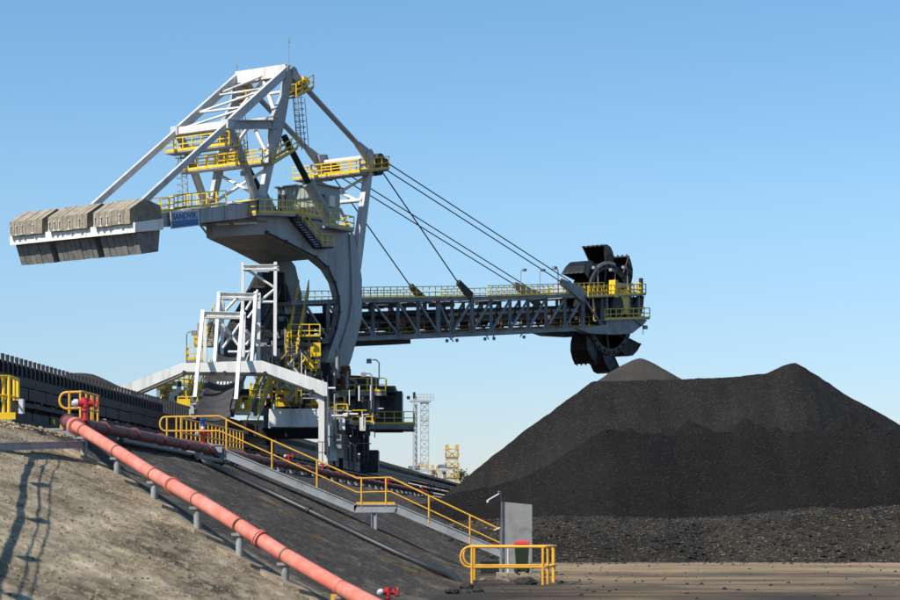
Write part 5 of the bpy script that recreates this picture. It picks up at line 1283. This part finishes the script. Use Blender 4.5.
for sg in (-1, 1): MB().disc(c + V((sg * .19 , -.22 if sg < 0 else .2, .11)), (1, .5, 0), .11, .05, 14).build('bin_wheel', M['black'], BN)
# boulders in front of the slab
def boulder(x, y, s, m_, label):
    q = gp(x, y, 1); Y = EYE * F / (y - HY); q = V(((x - 450) / F * Y, Y, 0))
    bm = bmesh.new(); bmesh.ops.create_icosphere(bm, subdivisions=2, radius=1)
    sd = random.random() * 50
    for v_ in bm.verts:
        d_ = 1 + .35 * noise.noise(v_.co * 1.3 + V((sd, 0, 0))); v_.co = V((v_.co.x * s * 1.25 * d_, v_.co.y * s * d_, v_.co.z * s * .75 * d_ + s * .3))
    me = bpy.data.meshes.new('boulder'); bm.to_mesh(me); bm.free(); me.materials.append(M[m_])
    o = bpy.data.objects.new('boulder', me); COL.objects.link(o); o.location = q; tag(o, label, 'rock', 'rocks at the stair foot')
for a in ((483, 581, .10, 'rock', 'small pale rock just right of the left barrier post'), (500, 580.5, .13, 'rock', 'pale rounded rock below the drain pipe of the shower screen'), (507, 582, .12, 'rock', 'pale grey rock beside the dark boulder before the bin'),
          (526, 585, .24, 'darkrock', 'largest black boulder at the foot of the bin slab'), (535, 583, .17, 'rock', 'brown rock right of the largest black boulder'), (467, 589, .16, 'darkrock', 'black lump left of the barrier at the toe of the bank'), (478, 592, .12, 'darkrock', 'black lump below the barrier’s left post'), (452, 594, .15, 'darkrock', 'leftmost black lump at the end of the black pipe'), (519, 583, .14, 'darkrock', 'small black boulder touching the largest one on its left'), (560, 583, .08, 'darkrock', 'small black stone right of the yellow barrier')):
    boulder(*a)

# ================================================================== left edge: platform, added shadow rods, guard
def railthing(name, label, pts_px, Y, cat='handrail'): pass
GG = thing('crossing_guard', gp(68, 432, 58), 'small yellow guard rail with rounded end behind the red hydrant at left', 'guard rail')
Yg = 60.0
g = lambda x, y, dy=0: gp(x, y, Yg + dy)
MB().tube([g(81, 392), g(66, 392.5)] + [g(66 + 6.3 * math.cos(a), 400.5 - 8 * math.sin(a)) for a in [math.pi / 2 + math.pi * k / 8 for k in range(1, 8)]] + [g(66, 408.8), g(81, 408)], .036, 8).build('guard_loop', M['handyellow'], GG)
MB().tube([g(69.5, 391.5), g(69.5, 433)], .036, 8).build('guard_post', M['handyellow'], GG)
MB().tube([g(81, 391.5), g(98.5, 396, 6)], .034, 8).build('top_rail', M['handyellow'], GG); MB().tube([g(82, 408.5), g(98.5, 412, 6)], .03, 8).build('mid_rail', M['handyellow'], GG)
for x, yt, yb_, dy in ((80.5, 391.5, 430, 0), (86.5, 393, 430, 2), (91.5, 394, 430, 3.6), (93, 394.5, 430, 4.2), (97.8, 395.5, 430, 6)):
    MB().tube([g(x, yt, dy), g(x, yb_, dy)], .034, 8).build('guard_post', M['handyellow'], GG)
MB().beam(g(60, 426.5, .1), g(72, 426.5, .1), .03, .1).build('toe_board', M['handyellow'], GG)
for k in range(4): MB().beam(g(38 + k * 5, 429.5 + k * 2.6, .3 - k * .35), g(74, 429.5 + k * 2.6, .3 - k * .35), .25, .05).build('step', M['galv'], GG)
# left catwalk cut off by the frame edge
Yl = 51.0
CT = thing('catwalk_platform', gp(4, 420, Yl), 'yellow handrailed platform cut off by the left frame edge with a grey switch box', 'platform')
l_ = lambda x, y, dy=0: gp(x, y, Yl + dy)
MB().tube([l_(-70, 374, -1), l_(-20, 375.5, -.3), l_(9.5, 376.8), l_(18.5, 380, 2)], .036, 8).build('top_rail', M['yellow'], CT)
MB().tube([l_(-70, 393, -1), l_(-20, 394.5, -.3), l_(9.5, 396), l_(18.5, 398.5, 2)], .03, 8).build('mid_rail', M['yellow'], CT)
for x, yt, yb_, dy in ((-60, 374, 421, -.8), (-25, 375, 421, -.3), (3.5, 375.8, 420, 0), (9, 376.6, 421, 0), (14.5, 378.5, 402, 1.2), (18, 379.5, 401, 2)):
    MB().tube([l_(x, yt, dy), l_(x, yb_, dy)], .042, 8).build('rail_post', M['yellow'], CT)
MB().beam(l_(-80, 416, -.3), l_(15.5, 416, 0), .04, .16).build('toe_board', M['yellow'], CT)
MB().box(l_(21.5, 406.5, .6), (.10, .2, .34)).build('switch_box', M['cap'], CT); MB().box(l_(15.5, 407, .8), (.2, .2, .3)).build('cable_gland', M['black'], CT)
MB().prism([l_(-80, 420, -.6), l_(12, 420, -.1), l_(12, 420, 1.5), l_(-80, 420, 1.5)], -UP * .1).build('platform_grate', M['galv'], CT)
for x in (-70, 5):
    a = l_(x, 422, .3); MB().ibeam(a, V((a.x, a.y, gz(a.x, a.y) - .1)), .15, .15).build('platform_leg', M['darkgrey'], CT)
# grey channel from the platform to the first pipe stool
MB().ibeam(gp(-30, 447.5, 40.5), gp(84, 444.5, pts[0].y + .1), .12, .16).build('steel_channel', M['galv'], FM)
# added off-frame rods, shaped only to cast the long shadows on the bank
SV = SUN / SUN.z
def cast(px, h):
    """points h metres up along the sun line from ground points: their shadows fall there"""
    r = []
    for x, y in px: r.append(ground_hit(x, y) + SV * h)
    return r
band_px = [(34, 452), (30, 466), (24, 482), (21, 505), (15, 535), (6, 560), (-4, 590), (-12, 620)]
ra_px = [(46, 458), (42, 470), (40, 490), (38, 515), (33, 540), (27, 562), (20, 590), (12, 620)]
rb_px = [(59, 458), (53, 474), (50, 492), (49, 515), (44, 545), (37, 575), (31, 598), (22, 625)]
dp_ = cast(band_px, 1.5); ra = cast(ra_px, 2.1); rb2 = cast(rb_px, 2.1)
LS = thing('shadow_rods', dp_[0], 'unseen rods added past the left frame edge to cast wavy shadow lines on the tan bank', 'cable run')
MB().tube(dp_, .035, 8).build('shadow_band_rod', M['galv'], LS)
MB().tube([q + V((.16, .05, 0)) for q in dp_], .008, 6).build('conduit', M['galv'], LS)  # one more added rod, for the thin shadow beside the band
MB().tube(ra, .008, 6).build('shadow_rod', M['black'], LS); MB().tube(rb2, .009, 6).build('shadow_rod', M['black'], LS)
for k, (x0, x1, y) in enumerate(((33, 49, 485), (30, 46, 521), (20, 38, 560), (8, 30, 598))):
    a, b = cast([(x0, y), (x1, y)], 2.1); MB().beam(a, b, .12, .03).build('shadow_bar', M['galv'], LS)
    g0 = (a + b) / 2 + V((-.1, 0, 0)); MB().tube([g0, V((g0.x, g0.y, gz(g0.x, g0.y) - .1))], .02, 6).build('shadow_bar_post', M['galv'], LS)
for k in (1, 3, 5):
    q = dp_[k]; MB().tube([q, V((q.x, q.y, gz(q.x, q.y) - .1))], .03, 6).build('shadow_rod_post', M['galv'], LS)

# ================================================================== distant plant
def lattice(name, x0, x1, y0, y1, Y, lev, m_, label, cat, solid=()):
    b = gp((x0 + x1) / 2, y1, Y); T = thing(name, b, label, cat)
    a, c = gp(x0, y1, Y), gp(x1, y1, Y); wd = c.x - a.x; H_ = gp(x0, y0, Y).z - a.z; th = max(.18, Y / F * .9)
    for dx in (0, wd):
        for dy in (0, wd): MB().beam(a + V((dx, dy, 0)), a + V((dx, dy, H_)), th, th).build('leg', M[m_], T)
    for k in range(lev + 1):
        z = H_ * k / lev
        for dy in (0, wd):
            mm = MB()
            mm.beam(a + V((0, dy, z)), a + V((wd, dy, z)), th * .8, th * .8)
            if k < lev: mm.beam(a + V((0, dy, z)), a + V((wd, dy, z + H_ / lev)), th * .6, th * .6); mm.beam(a + V((wd, dy, z)), a + V((0, dy, z + H_ / lev)), th * .6, th * .6)
            mm.build('bracing', M[m_], T)
    return T, a, wd, H_, th
YT = 620.0
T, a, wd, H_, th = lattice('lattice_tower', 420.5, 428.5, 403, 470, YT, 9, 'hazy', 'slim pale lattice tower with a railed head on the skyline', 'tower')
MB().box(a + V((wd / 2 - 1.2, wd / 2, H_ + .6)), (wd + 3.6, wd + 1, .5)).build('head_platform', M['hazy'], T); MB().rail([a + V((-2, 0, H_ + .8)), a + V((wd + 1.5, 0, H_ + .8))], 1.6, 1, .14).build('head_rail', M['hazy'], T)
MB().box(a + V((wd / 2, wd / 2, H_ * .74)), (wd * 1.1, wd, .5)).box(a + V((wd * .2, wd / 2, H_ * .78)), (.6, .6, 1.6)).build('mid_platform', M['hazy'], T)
T, a, wd, H_, th = lattice('caged_tower', 413.2, 416.6, 397, 470, YT - 20, 12, 'hazy', 'narrow caged mast with lamp left of the pale lattice tower', 'mast')
MB().box(a + V((wd * .3, 0, H_ + .5)), (.7, .7, 1.6)).box(a + V((-1.3, 0, H_ - .2)), (.9, .7, .9)).build('lamp_head', M['black'], T)
for k in range(11): MB().box(a + V((wd * .8, -.2, H_ * (k + .5) / 12)), (.8, .6, .9)).build('ladder_cage', M['boomsteel'], T)
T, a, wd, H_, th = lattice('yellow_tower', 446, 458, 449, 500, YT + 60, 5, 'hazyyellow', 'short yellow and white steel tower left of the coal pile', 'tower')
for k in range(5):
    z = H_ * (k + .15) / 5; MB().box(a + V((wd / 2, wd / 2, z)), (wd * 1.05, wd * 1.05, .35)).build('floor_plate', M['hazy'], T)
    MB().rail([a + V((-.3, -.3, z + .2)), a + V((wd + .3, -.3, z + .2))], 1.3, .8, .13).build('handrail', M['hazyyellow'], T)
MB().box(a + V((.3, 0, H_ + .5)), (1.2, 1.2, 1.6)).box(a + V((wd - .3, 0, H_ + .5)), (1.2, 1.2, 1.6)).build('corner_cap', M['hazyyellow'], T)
DP = thing('distant_machine', gp(428, 480, YT + 20), 'low far-off yellow and grey conveyor machine at the foot of the pale tower', 'machine')
q = lambda x, y: gp(x, y, YT + 20)
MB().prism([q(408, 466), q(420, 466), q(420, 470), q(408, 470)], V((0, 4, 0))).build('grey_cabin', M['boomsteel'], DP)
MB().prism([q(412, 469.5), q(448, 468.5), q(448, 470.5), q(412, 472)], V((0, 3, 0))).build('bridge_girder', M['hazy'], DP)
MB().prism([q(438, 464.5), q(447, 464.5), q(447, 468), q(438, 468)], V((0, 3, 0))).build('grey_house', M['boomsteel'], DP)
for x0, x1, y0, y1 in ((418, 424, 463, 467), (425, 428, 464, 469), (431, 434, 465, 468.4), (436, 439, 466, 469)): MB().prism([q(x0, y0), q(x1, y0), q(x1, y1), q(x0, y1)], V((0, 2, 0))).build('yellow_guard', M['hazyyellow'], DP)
for k in range(9):
    x = 428 + k * 2.2; MB().beam(q(x, 470), q(x + random.uniform(-1, 1), 490), .4, .4).build('support_leg', M['hazyyellow'] if k % 2 else M['hazy'], DP)
for k in range(14):
    x = random.uniform(426, 445); y = random.uniform(472, 486); MB().box(q(x, y), (random.uniform(.5, 1.6), 1, random.uniform(.4, 1.4))).build('equipment', M[random.choice(['hazyyellow', 'hazy', 'boomsteel', 'rust'])], DP)
for x, label in ((461, 'small dark tree beside the yellow tower'),):
    b = gp(x, 492, 720); tr = thing('distant_tree', b, label, 'tree'); MB().tube([b, b + UP * 4], .25, 6, r2=.1).build('trunk', M['trunk'], tr)
    lf = MB()
    for k in range(420):
        d_ = V((random.gauss(0, 1), random.gauss(0, 1), random.gauss(0, .75))) * 1.25; c = b + UP * (5.3 if x < 465 else 4) + d_
        n_ = V((random.gauss(0, 1), random.gauss(0, 1), random.gauss(0, 1))).normalized(); s_ = n_.orthogonal().normalized(); t_ = n_.cross(s_); z = random.uniform(.15, .4)
        lf.add([c - s_ * z, c + t_ * z, c + s_ * z, c - t_ * z], [(0, 1, 2, 3)])
    lf.build('crown', M['leaf'], tr)
